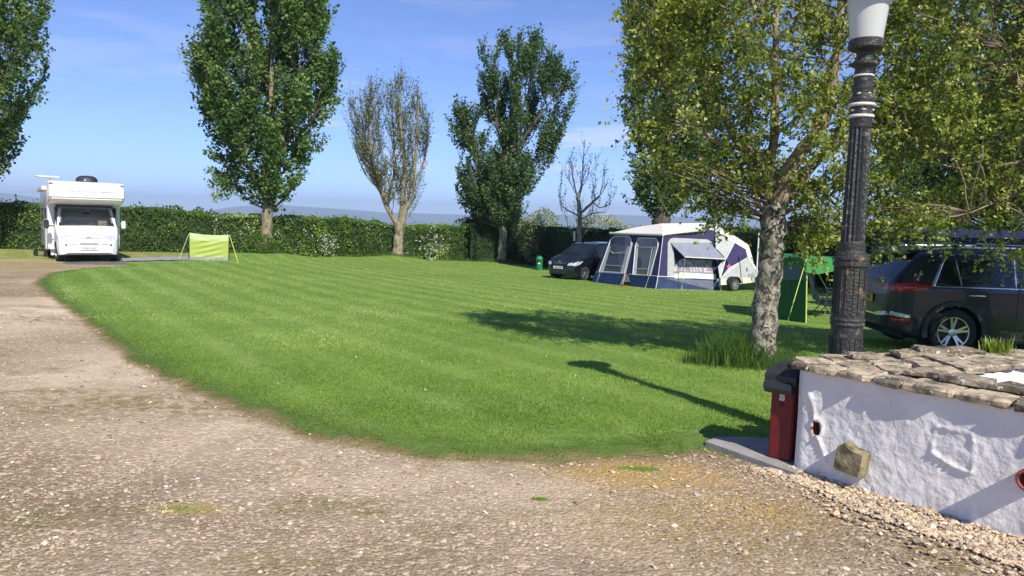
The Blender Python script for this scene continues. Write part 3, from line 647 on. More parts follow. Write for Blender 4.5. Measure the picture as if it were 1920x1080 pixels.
cm_ = node(n_, 'ShaderNodeMath', operation='MULTIPLY'); n_.links.new(rc.outputs[0], cm_.inputs[0]); n_.links.new(rp.outputs[0], cm_.inputs[1])
mx2 = node(n_, 'ShaderNodeMix', data_type='RGBA'); mx2.inputs[7].default_value = (.28, .27, .26, 1); n_.links.new(cm_.outputs[0], mx2.inputs[0]); n_.links.new(mxx.outputs[2], mx2.inputs[6]); n_.links.new(mx2.outputs[2], b_.inputs['Base Color'])
# back and end walls
bw = MB()
BY0, BY1 = 5.12, 5.42
A2 = WA + Vector((.05, .06, 0)); 
bw.prism([(p - WA).to_2d()[:] for p in (Vector((2.80, 4.66, 0)), Vector((3.6, 5.10, 0)), Vector((6.2, 5.42, 0)), Vector((6.2, 5.78, 0)), Vector((3.0, 5.52, 0)))], 'Z', -.1, .770)
bw.prism([(p - WA).to_2d()[:] for p in (Vector((2.16, 4.97, 0)), Vector((2.70, 4.60, 0)), Vector((2.797, 4.662, 0)), Vector((2.997, 5.51, 0)), Vector((2.34, 5.30, 0)), Vector((2.03, 5.07, 0)))], 'Z', -.1, .742)
bw.build('back_wall', M['render_white'], wall)
so = MB(); so.prism([(p - WA).to_2d()[:] for p in (wl(.3, th - .02, 0) + WA, wl(4.3, th - .02, 0) + WA, Vector((6.1, 5.5, 0)), Vector((3.5, 5.15, 0)), Vector((2.8, 4.7, 0)))], 'Z', 0, .50); so.build('soil', M['soil'], wall)
# hole with a broken clay pipe inside, boulder, protruding pipe
hp_ = MB(); c0 = wl(HU, 0, HZ); prof = []
for k in range(21):
    a = 2 * math.pi * k / 20
ring = lambda s_, o_: [wl(HU + .034 * s_ * math.cos(2*math.pi*k/20), o_, HZ + .052 * s_ * math.sin(2*math.pi*k/20)) for k in range(20)]
r0, r1, r2 = ring(1.12, -.004), ring(.86, .02), ring(.8, .16); v = r0 + r1 + r2
f = [(i, (i+1) % 20, 20+(i+1) % 20, 20+i) for i in range(20)] + [(20+i, 20+(i+1) % 20, 40+(i+1) % 20, 40+i) for i in range(20)] + [tuple(range(40, 60))]
hp_.add(v, f); hp_.build('recessed_pipe', M['terracotta'], wall, fix=False)
def blockstone(name, cen, ax_u, ax_v, ax_n, poly, th_, m, parent, seed=0, rough=.010, taper=.93, rings=3):
    """an uneven slab: outline in (u,v), thickness th_ along ax_n, edges knocked off"""
    rr = random.Random(seed); pts = []
    for i in range(len(poly)):
        a, b2 = poly[i], poly[(i+1) % len(poly)]; L_ = math.hypot(b2[0]-a[0], b2[1]-a[1]); k = max(1, int(L_ / .07))
        for j in range(k):
            t = j / k; pts.append((a[0] + (b2[0]-a[0]) * t + rr.uniform(-rough, rough), a[1] + (b2[1]-a[1]) * t + rr.uniform(-rough, rough)))
    n_ = len(pts); cx = sum(p[0] for p in pts) / n_; cy = sum(p[1] for p in pts) / n_; v = []; f = []
    prof = [(taper - .03, 0), (1.0, .22), (1.01, .72), (taper + .01, 1.0), (.55, 1.02)]
    for (s_, t) in prof:
        for p in pts:
            q = rr.uniform(-.5, .5) * rough; v.append(cen + ax_u * (cx + (p[0]-cx) * s_ + q) + ax_v * (cy + (p[1]-cy) * s_ + q) + ax_n * (th_ * t + rr.uniform(-.5, .5) * rough * .9))
    for l in range(len(prof) - 1):
        for i in range(n_): f.append((l*n_+i, l*n_+(i+1) % n_, (l+1)*n_+(i+1) % n_, (l+1)*n_+i))
    f += [tuple(range(n_-1, -1, -1)), tuple(range((len(prof)-1)*n_, len(prof)*n_))]
    return MB().add(v, f).build(name, m, parent, smooth=28)
Z3 = Vector((0, 0, 1))
bs_ = blockstone('boulder', wl(0, .04, 0), wd3, Z3, wn, [(.335, .15), (.35, .29), (.385, .325), (.44, .315), (.525, .29), (.535, .20), (.515, .11), (.45, .12)], .135, M['boulder'], wall, 4, .014, .88)
pp = MB(); c = Vector((0, 0, 0)); 
PU, PZ = 1.43, .40
o1 = wl(PU, .05, PZ); dirp = wn
prf = [(.060, -.17), (.062, -.165), (.062, .02), (.048, .02), (.048, -.165)]
n_ = 28; v = []; f = []
for (r_, z_) in [(.048, -.03), (.062, -.03), (.062, .05), (.064, .135), (.060, .142), (.048, .142), (.046, .02), (.046, -.02)]:
    for k in range(n_):
        a = 2 * math.pi * k / n_; v.append(wl(PU, 0, PZ) + wd3 * (r_ * math.cos(a)) + Z3 * (r_ * math.sin(a)) + wn * z_)
for l in range(7):
    for k in range(n_): f.append((l*n_+k, l*n_+(k+1) % n_, (l+1)*n_+(k+1) % n_, (l+1)*n_+k))
f.append(tuple(range(7*n_, 8*n_))); pp.add(v, f).build('drain_pipe', M['terracotta'], wall, smooth=50, fix=False)
# coping stones: front row (u0,u1), overhanging the face a little
rr = random.Random(12)
cuts = [(-.05, .105), (.11, .285), (.292, .50), (.508, .70), (.708, 1.00), (1.01, 1.285), (1.30, 1.52), (1.53, 1.85), (1.86, 2.1), (2.11, 2.45), (2.46, 2.8), (2.81, 3.2), (3.21, 3.6), (3.61, 4.0), (4.01, 4.4)]
for i, (a, b2) in enumerate(cuts):
    ov0, ov1 = -(.03 + rr.uniform(0, .035)), -(.03 + rr.uniform(0, .035)); dp = rr.uniform(.26, .34)
    poly = [(a, ov0), (a * .7 + b2 * .3, ov0 - rr.uniform(0, .02)), (b2 - .02, ov1), (b2, ov1 + .03), (b2, dp), (a, dp + rr.uniform(-.03, .03))]
    poly = [(p, q) for p, q in poly]
    blockstone('stone', Vector((0, 0, WZ + .001 + rr.uniform(0, .004))), wd3, -wn, Z3, poly, rr.uniform(.040, .058), M['coping'] if i % 3 else M['coping_dark'], wall, 20 + i, .011, .95)
# second course of thinner stones on the inner edge
for i, (a, b2, o0, o1_, hh) in enumerate([(.62, .83, .17, .34, .04), (.84, 1.10, .14, .33, .045), (1.11, 1.42, .16, .35, .04), (1.43, 1.8, .15, .36, .045), (1.81, 2.2, .16, .35, .04)]):
    blockstone('stone', Vector((0, 0, WZ + .056)), wd3, -wn, Z3, [(a, o0), (b2, o0 + .015), (b2 - .01, o1_), (a + .02, o1_ + .01)], hh, M['coping_dark'], wall, 50 + i, .011, .93)
# stones covering the wedge and the back wall
X3, Y3 = Vector((1, 0, 0)), Vector((0, 1, 0))
back = [(2.02, 5.00, 2.24, 5.24), (2.25, 4.86, 2.46, 5.06), (2.26, 5.08, 2.56, 5.38), (2.48, 4.70, 2.72, 4.98), (2.50, 5.00, 2.82, 5.14), (2.58, 5.16, 2.92, 5.50), (2.94, 5.16, 3.22, 5.54), (3.23, 5.22, 3.60, 5.56), (3.61, 5.36, 4.02, 5.62), (4.03, 5.40, 4.38, 5.66), (4.39, 5.42, 4.8, 5.68), (4.81, 5.46, 5.3, 5.72), (5.31, 5.50, 5.8, 5.76)]
yin = lambda x: 4.64 + (x - 2.74) * .535 if x < 3.6 else 5.10 + (x - 3.6) * .12
for i, (x0, y0, x1, y1) in enumerate(back):
    sk = rr.uniform(-.02, .02)
    blockstone('stone', Vector((-WA.x, -WA.y, (.744 if x1 < 3.0 else .772) + rr.uniform(0, .006))), X3, Y3, Z3, [(x0, y0 + sk), ((x0+x1)/2, y0 - .01), (x1 - .006, y0 - sk), (x1 - .01, y1), ((x0+x1)/2, y1 + .015), (x0 + .006, y1 - .01)], rr.uniform(.038, .052), M['coping'], wall, 80 + i, .012, .95)
for i, (x0, x1) in enumerate(((2.74, 2.93), (2.94, 3.17), (3.18, 3.47), (3.48, 3.80), (3.81, 4.2), (4.21, 4.6), (4.61, 5.1), (5.11, 5.6), (5.61, 6.1))):
    blockstone('stone', Vector((-WA.x, -WA.y, .772 + rr.uniform(0, .005))), X3, Y3, Z3, [(x0, yin(x0) - .02), (x1 - .008, yin(x1) - .02 - rr.uniform(0, .02)), (x1 - .006, yin(x1) + (.46 if x1 < 3.3 else .26)), (x0 + .004, yin(x0) + (.46 if x1 < 3.3 else .26))], rr.uniform(.040, .055), M['coping'], wall, 160 + i, .012, .95)
for i, (x0, y0, x1, y1) in enumerate([(2.78, 5.22, 3.06, 5.44), (2.98, 5.30, 3.45, 5.50), (2.40, 5.12, 2.62, 5.28)]):
    blockstone('stone', Vector((-WA.x, -WA.y, .796 if i != 1 else .82)), X3, Y3, Z3, [(x0, y0), (x1, y0 + .02), (x1 - .02, y1), (x0 + .03, y1)], .035, M['coping_dark'] if i else M['coping'], wall, 120 + i, .014, .93)

# ------------------------------------------------------------------ leafy plant in the planter
def strap_plant(name, label, cx, cy, z0, n_, hgt_, spread, m, rg, cat='plant', wid=.012):
    mb = MB(); tint = []
    for i in range(n_):
        a = rg.uniform(0, 2*math.pi); r0 = abs(rg.gauss(0, .3)) * spread * .6; h = hgt_ * rg.uniform(.5, 1); ln = rg.uniform(.15, .9) * h * .8; t_ = rg.random()
        bx, by = cx + math.cos(a + 1) * r0, cy + math.sin(a + 1) * r0; pts = []
        for s_ in (0, .35, .7, 1):
            pts.append(Vector((bx + math.cos(a) * ln * s_ ** 1.6, by + math.sin(a) * ln * s_ ** 1.6, z0 + h * (s_ - .28 * s_ * s_ * (ln / h)))))
        side = Vector((-math.sin(a), math.cos(a), 0)) * wid / 2; v = []
        for p, k in zip(pts, (1, 1.1, .8, .08)): v += [p - side * k, p + side * k]
        mb.add(v, [(0, 1, 3, 2), (2, 3, 5, 4), (4, 5, 7, 6)]); tint += [t_] * 8
    o = mb.build(name, m, fix=False); at = o.data.attributes.new('tint', 'FLOAT', 'POINT'); at.data.foreach_set('value', np.array(tint, np.float32))
    return o
M['strap_leaf'] = leafmat('strap_leaf', (.10, .17, .02), (.20, .28, .04), (.42, .44, .12), .45, .35)
pt = G(1868, 668, .80)
p_ = thing('strap_leaved_plant', 'yellow-green strap-leaved plant growing among the stones on the white planter', 'plant', (pt.x, pt.y + .02, .80))
o = strap_plant('leaves', '', 0, 0, 0, 150, .17, .36, M['strap_leaf'], random.Random(3)); o.parent = p_; tag(o, kind='stuff')
o.scale = (1, .5, 1)

# ------------------------------------------------------------------ red waste bin
b1, b2_ = G(1438, 868), G(1481, 879); b1.z = b2_.z = .045
bx = (b2_ - b1); bw_ = bx.length; ba = math.atan2(bx.y, bx.x)
bin_ = thing('waste_bin', 'dark red waste bin with black lid against the end of the white wall', 'bin', (b1 + b2_) / 2, ba)
hB = .575; dB = .24
MB().box((0, dB / 2, hB / 2), (bw_, dB, hB), bev=.012).build('bin_body', M['red_bin'], bin_)
lm = MB(); w2 = bw_ / 2 + .028
lm.prism([(-.055, hB - .015), (-.055, hB + .045), (-.012, hB + .075), (.10, hB + .10), (dB + .03, hB + .108), (dB + .03, hB - .015)], 'X', -w2, w2)
lm.build('lid', M['lid'], bin_)
MB().prism([(-.095, hB - .045), (-.088, hB - .01), (-.02, hB + .02), (-.02, hB - .05), (-.06, hB - .085)], 'X', -w2 + .008, w2 - .02).build('lid_lip', M['lid'], bin_)
st_ = MB().box((.0, -.003, .455), (.036, .004, .042)); stk = st_.build('sticker', M['plate_white'], bin_); stk['label'] = 'small pale square sticker'
MB().box((0, -.0052, .462), (.026, .002, .004)).box((0, -.0052, .452), (.026, .002, .004)).box((0, -.0052, .442), (.020, .002, .004)).build('sticker_print', M['green_bin'], stk)
MB().lathe([(.010, -.01), (.012, -.004), (.012, .0)], 12, (-.005, -.002, .40), 'Y').build('lock', M['ink'], bin_)

# ------------------------------------------------------------------ cast iron lamp post
LX, LY = 2.53, 5.53
lp = thing('lamp_post', 'tall black fluted cast iron lamp post with white opal globe behind the wall', 'lamp post', (LX, LY, 0))
base = [(.16, -.05), (.16, .10), (.145, .13), (.135, .20), (.128, .24), (.126, .98), (.130, .995)]
bb = MB(); n8 = 8
bb.lathe([(.145, -.05), (.145, .12), (.126, .16), (.117, .22), (.113, .985)], 24); bb.build('lower_post', M['cast_iron'], lp, smooth=35)
# raised panels on the pedestal
for zc, hh in ((.74, .32), (1.25, .34)):
    for k in range(8):
        a = 2 * math.pi * (k + .5) / 8; pm = MB(); r_ = .113
        rot = Matrix.Rotation(a - math.pi / 2, 3, 'Z')
        for (dx, dz, wx, hz_) in ((-.027, 0, .006, hh), (.027, 0, .006, hh), (0, hh / 2, .060, .007), (0, -hh / 2, .060, .007)):
            pm.box(rot @ Vector((dx, r_ - .0005, 0)) + Vector((0, 0, zc + dz)), (wx, .007, hz_), rot)
        pm.build('panel_moulding', M['rust_iron'], lp)
MB().lathe([(.112, .985), (.121, .988), (.124, 1.0), (.118, 1.012), (.118, 1.02), (.124, 1.03), (.121, 1.045), (.112, 1.05)], 32).build('lower_collar', M['rust_iron'], lp, smooth=40)
MB().lathe([(.113, 1.05), (.114, 1.06), (.112, 1.43)], 24).build('pedestal', M['rust_iron'], lp, smooth=35)
MB().lathe([(.111, 1.43), (.126, 1.434), (.128, 1.445), (.128, 1.462), (.118, 1.466), (.118, 1.478), (.126, 1.482), (.126, 1.50), (.112, 1.508), (.110, 1.528), (.094, 1.535), (.088, 1.565)], 32).build('pedestal_collar', M['rust_iron'], lp, smooth=30)
MB().lathe([(.092, 1.56), (.092, 1.60), (.084, 1.61), (.084, 1.62), (.082, 1.66), (.073, 2.44), (.074, 2.455), (.076, 2.50), (.079, 2.52)], 32, flute=(1.615, 2.45, .15)).build('fluted_shaft', M['cast_iron'], lp, smooth=20)
MB().lathe([(.082, 2.52), (.088, 2.523), (.091, 2.531), (.088, 2.54), (.082, 2.543)], 32).build('white_ring', M['ring_white'], lp, smooth=60)
MB().lathe([(.081, 2.543), (.079, 2.57), (.081, 2.602)], 32).build('neck_band', M['cast_iron'], lp, smooth=40)
MB().lathe([(.082, 2.602), (.092, 2.606), (.096, 2.614), (.092, 2.623), (.082, 2.627)], 32).build('white_ring', M['ring_white'], lp, smooth=60)
for zc, k0 in ((2.573, 0), (2.69, .5)):
    for k in range(6):
        a = 2 * math.pi * (k + k0) / 6 + .3; rot = Matrix.Rotation(a - math.pi / 2, 3, 'Z'); r_ = .080 if zc < 2.6 else .072
        MB().add([rot @ Vector(p) + Vector((0, 0, zc)) for p in ((-.020, r_, 0), (0, r_ + .002, -.009), (.020, r_, 0), (0, r_ + .002, .009), (0, r_ + .014, 0), (0, r_ - .01, 0))],
                 [(0, 1, 4), (1, 2, 4), (2, 3, 4), (3, 0, 4), (1, 0, 5), (2, 1, 5), (3, 2, 5), (0, 3, 5)]).build('white_stud', M['ring_white'], lp)
MB().lathe([(.082, 2.627), (.088, 2.645), (.084, 2.665), (.073, 2.675), (.071, 2.72), (.074, 2.728), (.074, 2.735), (.067, 2.742), (.064, 2.81), (.066, 2.815)], 32).build('upper_neck', M['cast_iron'], lp, smooth=35)
MB().lathe([(.066, 2.815), (.071, 2.818), (.073, 2.823), (.071, 2.828), (.064, 2.831)], 32).build('white_ring', M['ring_white'], lp, smooth=60)
MB().lathe([(.062, 2.831), (.062, 2.87), (.068, 2.885), (.090, 2.895), (.096, 2.905), (.096, 2.915), (.084, 2.922), (.062, 2.93), (.058, 2.95), (.060, 2.985), (.074, 3.0), (.112, 3.012), (.119, 3.022), (.119, 3.075), (.112, 3.082)], 32).build('gallery', M['cast_iron'], lp, smooth=30)
MB().lathe([(.110, 3.075), (.112, 3.09), (.143, 3.36), (.148, 3.42), (.138, 3.44)], 40).build('globe', M['opal'], lp, smooth=40)
MB().lathe([(.10, 3.425), (.27, 3.425), (.28, 3.435), (.27, 3.455), (.17, 3.52), (.10, 3.56), (.05, 3.59), (.025, 3.63), (.03, 3.65), (.012, 3.69)], 40).build('lamp_cap', M['rust_iron'], lp, smooth=35)
#==MARK3==
# ------------------------------------------------------------------ trees
def inpoly(x, y, poly):
    poly = np.asarray(poly, float); ins = np.zeros(len(x), bool); n_ = len(poly)
    for i in range(n_):
        x0, y0 = poly[i]; x1, y1 = poly[(i+1) % n_]
        if y0 != y1: ins ^= ((y0 > y) != (y1 > y)) & (x < (x1-x0) * (y-y0) / (y1-y0) + x0)
    return ins
def leafmesh(name, C_, size, m, rg, parent=None, upb=.35, tint=None, kind='stuff', hang=0.0, aspect=.72):
    n_ = len(C_); nr = rg.normal(0, 1, (n_, 3)); nr[:, 2] = np.abs(nr[:, 2]) * (1 - upb) + upb * 1.2; nr /= np.linalg.norm(nr, axis=1)[:, None]
    t_ = rg.normal(0, 1, (n_, 3)); t_[:, 2] -= hang * 2; t_ -= (t_ * nr).sum(1)[:, None] * nr; t_ /= np.linalg.norm(t_, axis=1)[:, None] + 1e-9
    b_ = np.cross(nr, t_); s_ = (size * rg.uniform(.5, 1.4, n_))[:, None]
    V_ = np.stack([C_ - t_ * s_ * .5, C_ + b_ * s_ * aspect * .5 + nr * s_ * .12, C_ + t_ * s_ * .5, C_ - b_ * s_ * aspect * .5 + nr * s_ * .12], 1).reshape(-1, 3)
    k = np.arange(n_)[:, None] * 4; Fq = np.concatenate([k + [[0, 1, 2]], k + [[0, 2, 3]]])
    if tint is None: tint = rg.uniform(0, 1, n_)
    o = ob(name, mesh_np(name, V_, Fq, m, attrs={'tint': np.repeat(np.clip(tint, 0, 1), 4)}), parent)
    return tag(o, kind=kind) if kind else o
def bez(a, b, c, n_):
    return [a * (1-t)**2 + b * 2*t*(1-t) + c * t*t for t in [i / (n_-1) for i in range(n_)]]
def tree(name, label, base, dist, polys, skel, mats, seed, tips=90, twigs=12, tw_len=(.4, 1.1), leaves=18, leaf=.10, up=.8, droop=0, dz=1.0, limb_r=.045, steep=.8,
         leaf_sp=.10, depth_k=.85, group='trees round the lawn', cat='tree', clump=.55, twig_show=True, upper_bark=None, tipn=None, gauss=.5, tw_r=.008, gapn=0, clear=None, gapt=.38):
    """skel: list of (points, radii) main limbs; polys: crown outlines seen from the lawn, as sight-line pixels at distance dist"""
    rg = np.random.default_rng(seed); rt = random.Random(seed)
    t = thing(name, label, cat, base, 0, group)
    sk_p = []; trunk = MB(); limbs = MB(); bark, leafm = mats
    for j, (pts, rad) in enumerate(skel):
        # densify with a little wander
        P_ = []; Rd = []
        for i in range(len(pts) - 1):
            for s_ in range(5):
                q = s_ / 5; P_.append(pts[i].lerp(pts[i+1], q)); Rd.append(rad[i] * (1-q) + rad[i+1] * q)
        P_.append(pts[-1]); Rd.append(rad[-1])
        for i in range(1, len(P_)): P_[i] = P_[i] + Vector([rt.uniform(-1, 1) * Rd[i] * .18 for _ in range(3)])
        if j == 0:                                   # root flare
            Rd[0] *= 1.35; Rd[1] *= 1.08; P_[0] = P_[0] - Vector((0, 0, .15))
        (trunk if j == 0 or not upper_bark else limbs).tube([p - base for p in P_], Rd, 12 if j == 0 else 8)
        sk_p += [(p, r_) for p, r_ in zip(P_, Rd)]
    if clear: zc_ = D(960, clear, dist).z + (base.x / dist * F) * .026 * 0; zc_ = D(960 + base.x / dist * F, clear, dist).z; sk_p = [q_ for q_ in sk_p if q_[0].z > zc_]
    SP = np.array([p[0][:] for p in sk_p]); SR = np.array([p[1] for p in sk_p])
    # choose the limb tips inside the crown outlines
    tp = []; tw = MB()
    for poly, wgt in polys:
        pa = np.array(poly, float); lo_, hi_ = pa.min(0), pa.max(0); need = int(tips * wgt); got = 0
        widths = {}
        while got < need:
            x = rt.uniform(lo_[0], hi_[0]); y = rt.uniform(lo_[1], hi_[1])
            if not inpoly(np.array([x]), np.array([y]), pa)[0]: continue
            # outline half width at this height
            cand = np.linspace(lo_[0], hi_[0], 60); ii = cand[inpoly(cand, np.full(60, y), pa)]
            cx = ii.mean() if len(ii) else x; hw = max(8, (ii.max() - ii.min()) / 2 if len(ii) else 8)
            P0 = D(x, y, dist); hwm = hw * dist / F; rel = min(1, abs(x - cx) / hw)
            dmax = hwm * depth_k * math.sqrt(max(0.02, 1 - rel * rel)); dy = rt.uniform(-1, 1) * dmax
            if tipn: dy *= tipn
            P_ = D(x, y, dist + dy); 
            P_.z = D(x, y, dist).z; P_.x = D(x, y, dist).x
            tp.append(P_); got += 1
    leavesC = []; tints = []
    for T in tp:
        tv = np.array(T[:]); d = SP - tv; hd = np.hypot(d[:, 0], d[:, 1]); cost = np.linalg.norm(d, axis=1) + 2.5 * np.maximum(0, d[:, 2] + steep * hd)
        k = int(np.argmin(cost)); a = Vector(SP[k]); L_ = (T - a).length
        if L_ < .15: continue
        mid = a.lerp(T, .5); horiz = Vector((T.x - a.x, T.y - a.y, 0)); mid += horiz * .22 - Vector((0, 0, 1)) * .10 * L_ * (up if not droop else -droop * 1.6)
        n_ = 6; C_ = bez(a, mid, T, n_); r0 = min(SR[k] * .6, limb_r * (.35 + L_ / 3)); rad = [max(.006, r0 * (1 - .85 * i / (n_-1))) for i in range(n_)]
        C_ = [C_[0]] + [p + Vector([rt.uniform(-1, 1) * .03 * L_ for _ in range(3)]) for p in C_[1:]]
        (limbs if upper_bark else trunk).tube([p - base for p in C_], rad, 5, cap=False)
        if gapn and float(vnoise(np.array([T.x * gapn]), np.array([T.z * gapn]), T.y * gapn, seed)[0]) > gapt: continue
        nt_ = max(3, int(twigs * min(1.6, .5 + L_ / 2.2)))
        ct = rt.uniform(0, 1)
        for q in range(nt_):
            s_ = rt.uniform(.22, 1.0) ** .8; i = min(n_-2, int(s_ * (n_-1))); pos = C_[i].lerp(C_[i+1], s_ * (n_-1) - i); tan = (C_[i+1] - C_[i]).normalized()
            rd = Vector((rt.gauss(0, 1), rt.gauss(0, 1), rt.gauss(0, 1))).normalized()
            dirv = (tan * .55 + rd * .75 + Vector((0, 0, up - droop * .5))).normalized(); ln = rt.uniform(*tw_len)
            e1 = pos + dirv * ln * .55; e2 = e1 + (dirv + Vector((0, 0, up * .5 - droop * 1.3))).normalized() * ln * .55
            if twig_show: tw.tube([p - base for p in (pos, e1, e2)], [tw_r, tw_r * .7, tw_r * .3], 3, cap=False)
            m_ = max(3, int(leaves * ln / tw_len[1] * rt.uniform(.5, 1.3)))
            ss = rg.uniform(.1, 1.05, m_)[:, None]; pA, pB, pC = (np.array(v_[:]) for v_ in (pos, e1, e2))
            cc = np.where(ss < .5, pA + (pB - pA) * ss * 2, pB + (pC - pB) * (ss * 2 - 1)) + rg.normal(0, leaf_sp * gauss, (m_, 3)) + rg.uniform(-leaf_sp, leaf_sp, (m_, 3)) * .6
            leavesC.append(cc); tints.append(np.clip(ct * .3 + rt.uniform(0, .35) + rg.uniform(0, .45, m_), 0, 1))
    trunk.build('trunk', bark, t, smooth=60, fix=False)
    if upper_bark: limbs.build('branches', upper_bark, t, smooth=60, fix=False)
    if twig_show: tag(tw.build('twigs', M['twig'], t, fix=False), kind='stuff')
    C_ = np.concatenate(leavesC) - np.array(base[:])
    leafmesh('crown', C_, leaf, leafm, rg, t, tint=np.concatenate(tints), hang=droop)
    return t, len(C_)
def px(dist, *pts): return [D(a, b, dist) for a, b in pts]
def jig(pts, rg, s): return [pts[0]] + [p + Vector((0, rg.uniform(-s, s), 0)) for p in pts[1:]]
rj = random.Random(4); NL = 0
# big poplar left of centre
d = P_pop1.y
sk = [([P_pop1] + px(d, (500, 440), (503, 392), (505, 300), (508, 200), (512, 60), (512, -60), (515, -150)), [.33, .27, .25, .15, .11, .08, .05, .02])]
for a, b, c, r_ in (((503, 385), (460, 280), (430, 120), .12), ((504, 370), (545, 260), (575, 110), .12), ((505, 330), (480, 150), (470, -40), .10), ((505, 320), (540, 160), (555, -40), .10), ((503, 350), (430, 290), (395, 180), .08), ((505, 350), (570, 280), (605, 180), .07)):
    sk.append((jig(px(d, a, b, c), rj, 1.3), [r_, r_ * .6, .02]))
poly = [(430, -190), (380, -60), (376, 0), (372, 30), (362, 70), (370, 100), (358, 140), (368, 190), (360, 240), (392, 262), (398, 300), (416, 330), (412, 365), (452, 388), (480, 396), (530, 396), (556, 372), (560, 345), (585, 320), (590, 290), (615, 250), (612, 215), (634, 185), (625, 130), (634, 70), (622, 0), (620, -60), (590, -190)]
t, k = tree('poplar_tree', 'largest leafy poplar tree, behind the lime windbreak', P_pop1, d, [(poly, 1)], sk, (M['bark_poplar'], M['leaf_poplar']), 11, clear=400, tips=230, twigs=15, tw_len=(.4, 1.1), leaves=24, leaf=.175, steep=1.5, leaf_sp=.16, limb_r=.05, upper_bark=M['bark_dark']); NL += k
# sparse tree
d = P_sparse.y
sk = [([P_sparse] + px(d, (747, 450), (748, 418)), [.30, .27, .26]),
      (px(d, (745, 422), (722, 380), (703, 320), (695, 250), (690, 190)), [.15, .12, .09, .06, .02]),
      (px(d, (750, 422), (757, 370), (760, 300), (752, 220), (755, 165)), [.18, .13, .10, .07, .02]),
      (px(d, (754, 420), (768, 370), (780, 300), (785, 230), (788, 170)), [.15, .12, .09, .06, .02]),
      (px(d, (722, 380), (738, 330), (735, 250), (728, 170)), [.10, .08, .05, .02]),
      (px(d, (710, 340), (682, 260), (672, 195)), [.07, .05, .02]), (px(d, (757, 360), (745, 320), (712, 292)), [.06, .05, .02]), (px(d, (770, 360), (795, 300), (800, 230)), [.06, .04, .02])]
for s_ in sk[1:]:
    off = rj.uniform(-1.2, 1.2)
    for i in range(1, len(s_[0])): s_[0][i] = s_[0][i] + Vector((0, off * i / len(s_[0]), 0))
poly = [(655, 190), (672, 165), (700, 160), (735, 165), (750, 140), (775, 150), (790, 175), (803, 240), (806, 290), (795, 340), (790, 385), (775, 395), (725, 380), (700, 340), (665, 290), (650, 240)]
t, k = tree('maple_tree', 'sparse brownish tree with forked trunk standing on a small grass mound', P_sparse, d, [(poly, 1)], sk, (M['bark_poplar'], M['leaf_birch_dry']), 21, tips=190, twigs=11, tw_len=(.4, 1.1), leaves=9, leaf=.10, steep=1.6, leaf_sp=.10, limb_r=.03, up=1.0); NL += k
# second poplar
d = P_pop2.y
sk = [([P_pop2] + px(d, (942, 450), (943, 420), (945, 340), (950, 260), (965, 180), (975, 90)), [.30, .26, .25, .16, .12, .08, .02]),
      (px(d, (943, 410), (920, 340), (890, 270), (865, 210)), [.12, .09, .06, .02]), (px(d, (946, 340), (975, 270), (1010, 220), (1050, 170)), [.13, .1, .07, .02]),
      (px(d, (948, 300), (925, 200), (915, 110)), [.1, .07, .02]), (px(d, (950, 280), (985, 190), (1015, 90)), [.1, .07, .02]), (px(d, (943, 400), (975, 370), (990, 330)), [.07, .05, .02])]
for s_ in sk[1:]:
    off = rj.uniform(-1.2, 1.2)
    for i in range(1, len(s_[0])): s_[0][i] = s_[0][i] + Vector((0, off * i / len(s_[0]), 0))
pA = [(905, 85), (925, 105), (945, 62), (958, 90), (972, 60), (985, 85), (1012, 65), (1022, 100), (1045, 95), (1052, 130), (1075, 150), (1080, 185), (1066, 208), (1040, 220), (1030, 205), (1005, 240), (985, 270), (975, 285), (935, 290), (915, 230), (895, 160), (900, 120)]
pB = [(845, 195), (858, 215), (864, 190), (885, 225), (905, 260), (945, 290), (990, 290), (1002, 320), (995, 370), (985, 395), (960, 425), (915, 425), (875, 400), (855, 370), (848, 330), (862, 300), (850, 250)]
pC = [(1020, 230), (1058, 235), (1048, 262), (1030, 285), (1022, 262)]
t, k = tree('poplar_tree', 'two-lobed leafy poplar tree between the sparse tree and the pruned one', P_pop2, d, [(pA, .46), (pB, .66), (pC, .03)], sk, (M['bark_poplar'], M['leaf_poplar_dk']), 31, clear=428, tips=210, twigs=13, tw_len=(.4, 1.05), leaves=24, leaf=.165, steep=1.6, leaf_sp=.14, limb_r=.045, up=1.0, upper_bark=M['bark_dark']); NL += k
# pruned tree
Pp = G(1086, 474); d = 41.0; Pp = D(1086, 470, d); Pp.z = float(gz(Pp.x, d))
sk = [([Pp] + px(d, (1086, 440), (1087, 400), (1084, 372), (1092, 345)), [.17, .14, .12, .09, .05]),
      (px(d, (1087, 402), (1108, 382), (1124, 368)), [.08, .07, .06]), (px(d, (1087, 405), (1066, 395), (1050, 384)), [.05, .035, .02]), (px(d, (1088, 412), (1110, 400), (1135, 398)), [.04, .03, .015]), (px(d, (1112, 380), (1125, 390), (1142, 384)), [.035, .03, .02]),
      (px(d, (1084, 372), (1075, 340), (1070, 300)), [.04, .025, .01]), (px(d, (1090, 350), (1093, 310), (1096, 262)), [.04, .025, .01])]
poly = [(1042, 385), (1048, 330), (1068, 290), (1080, 300), (1094, 262), (1105, 290), (1130, 290), (1150, 335), (1152, 385), (1125, 400), (1060, 400)]
t, k = tree('pruned_tree', 'small hard-pruned tree with nearly bare shoots behind the dark car', Pp, d, [(poly, 1)], sk, (M['bark_poplar'], M['leaf_birch_dry']), 41, tips=58, twigs=4, tw_len=(.3, .8), leaves=5, leaf=.09, steep=1.6, leaf_sp=.07, limb_r=.022, up=1.2); NL += k
tag(MB().tube([D(1077, 452, d - .3), D(1077, 434, d - .3)], .05, 8).build('feeder_tube', M['white_plastic']), 'white tube hanging beside the pruned tree trunk', 'tube')
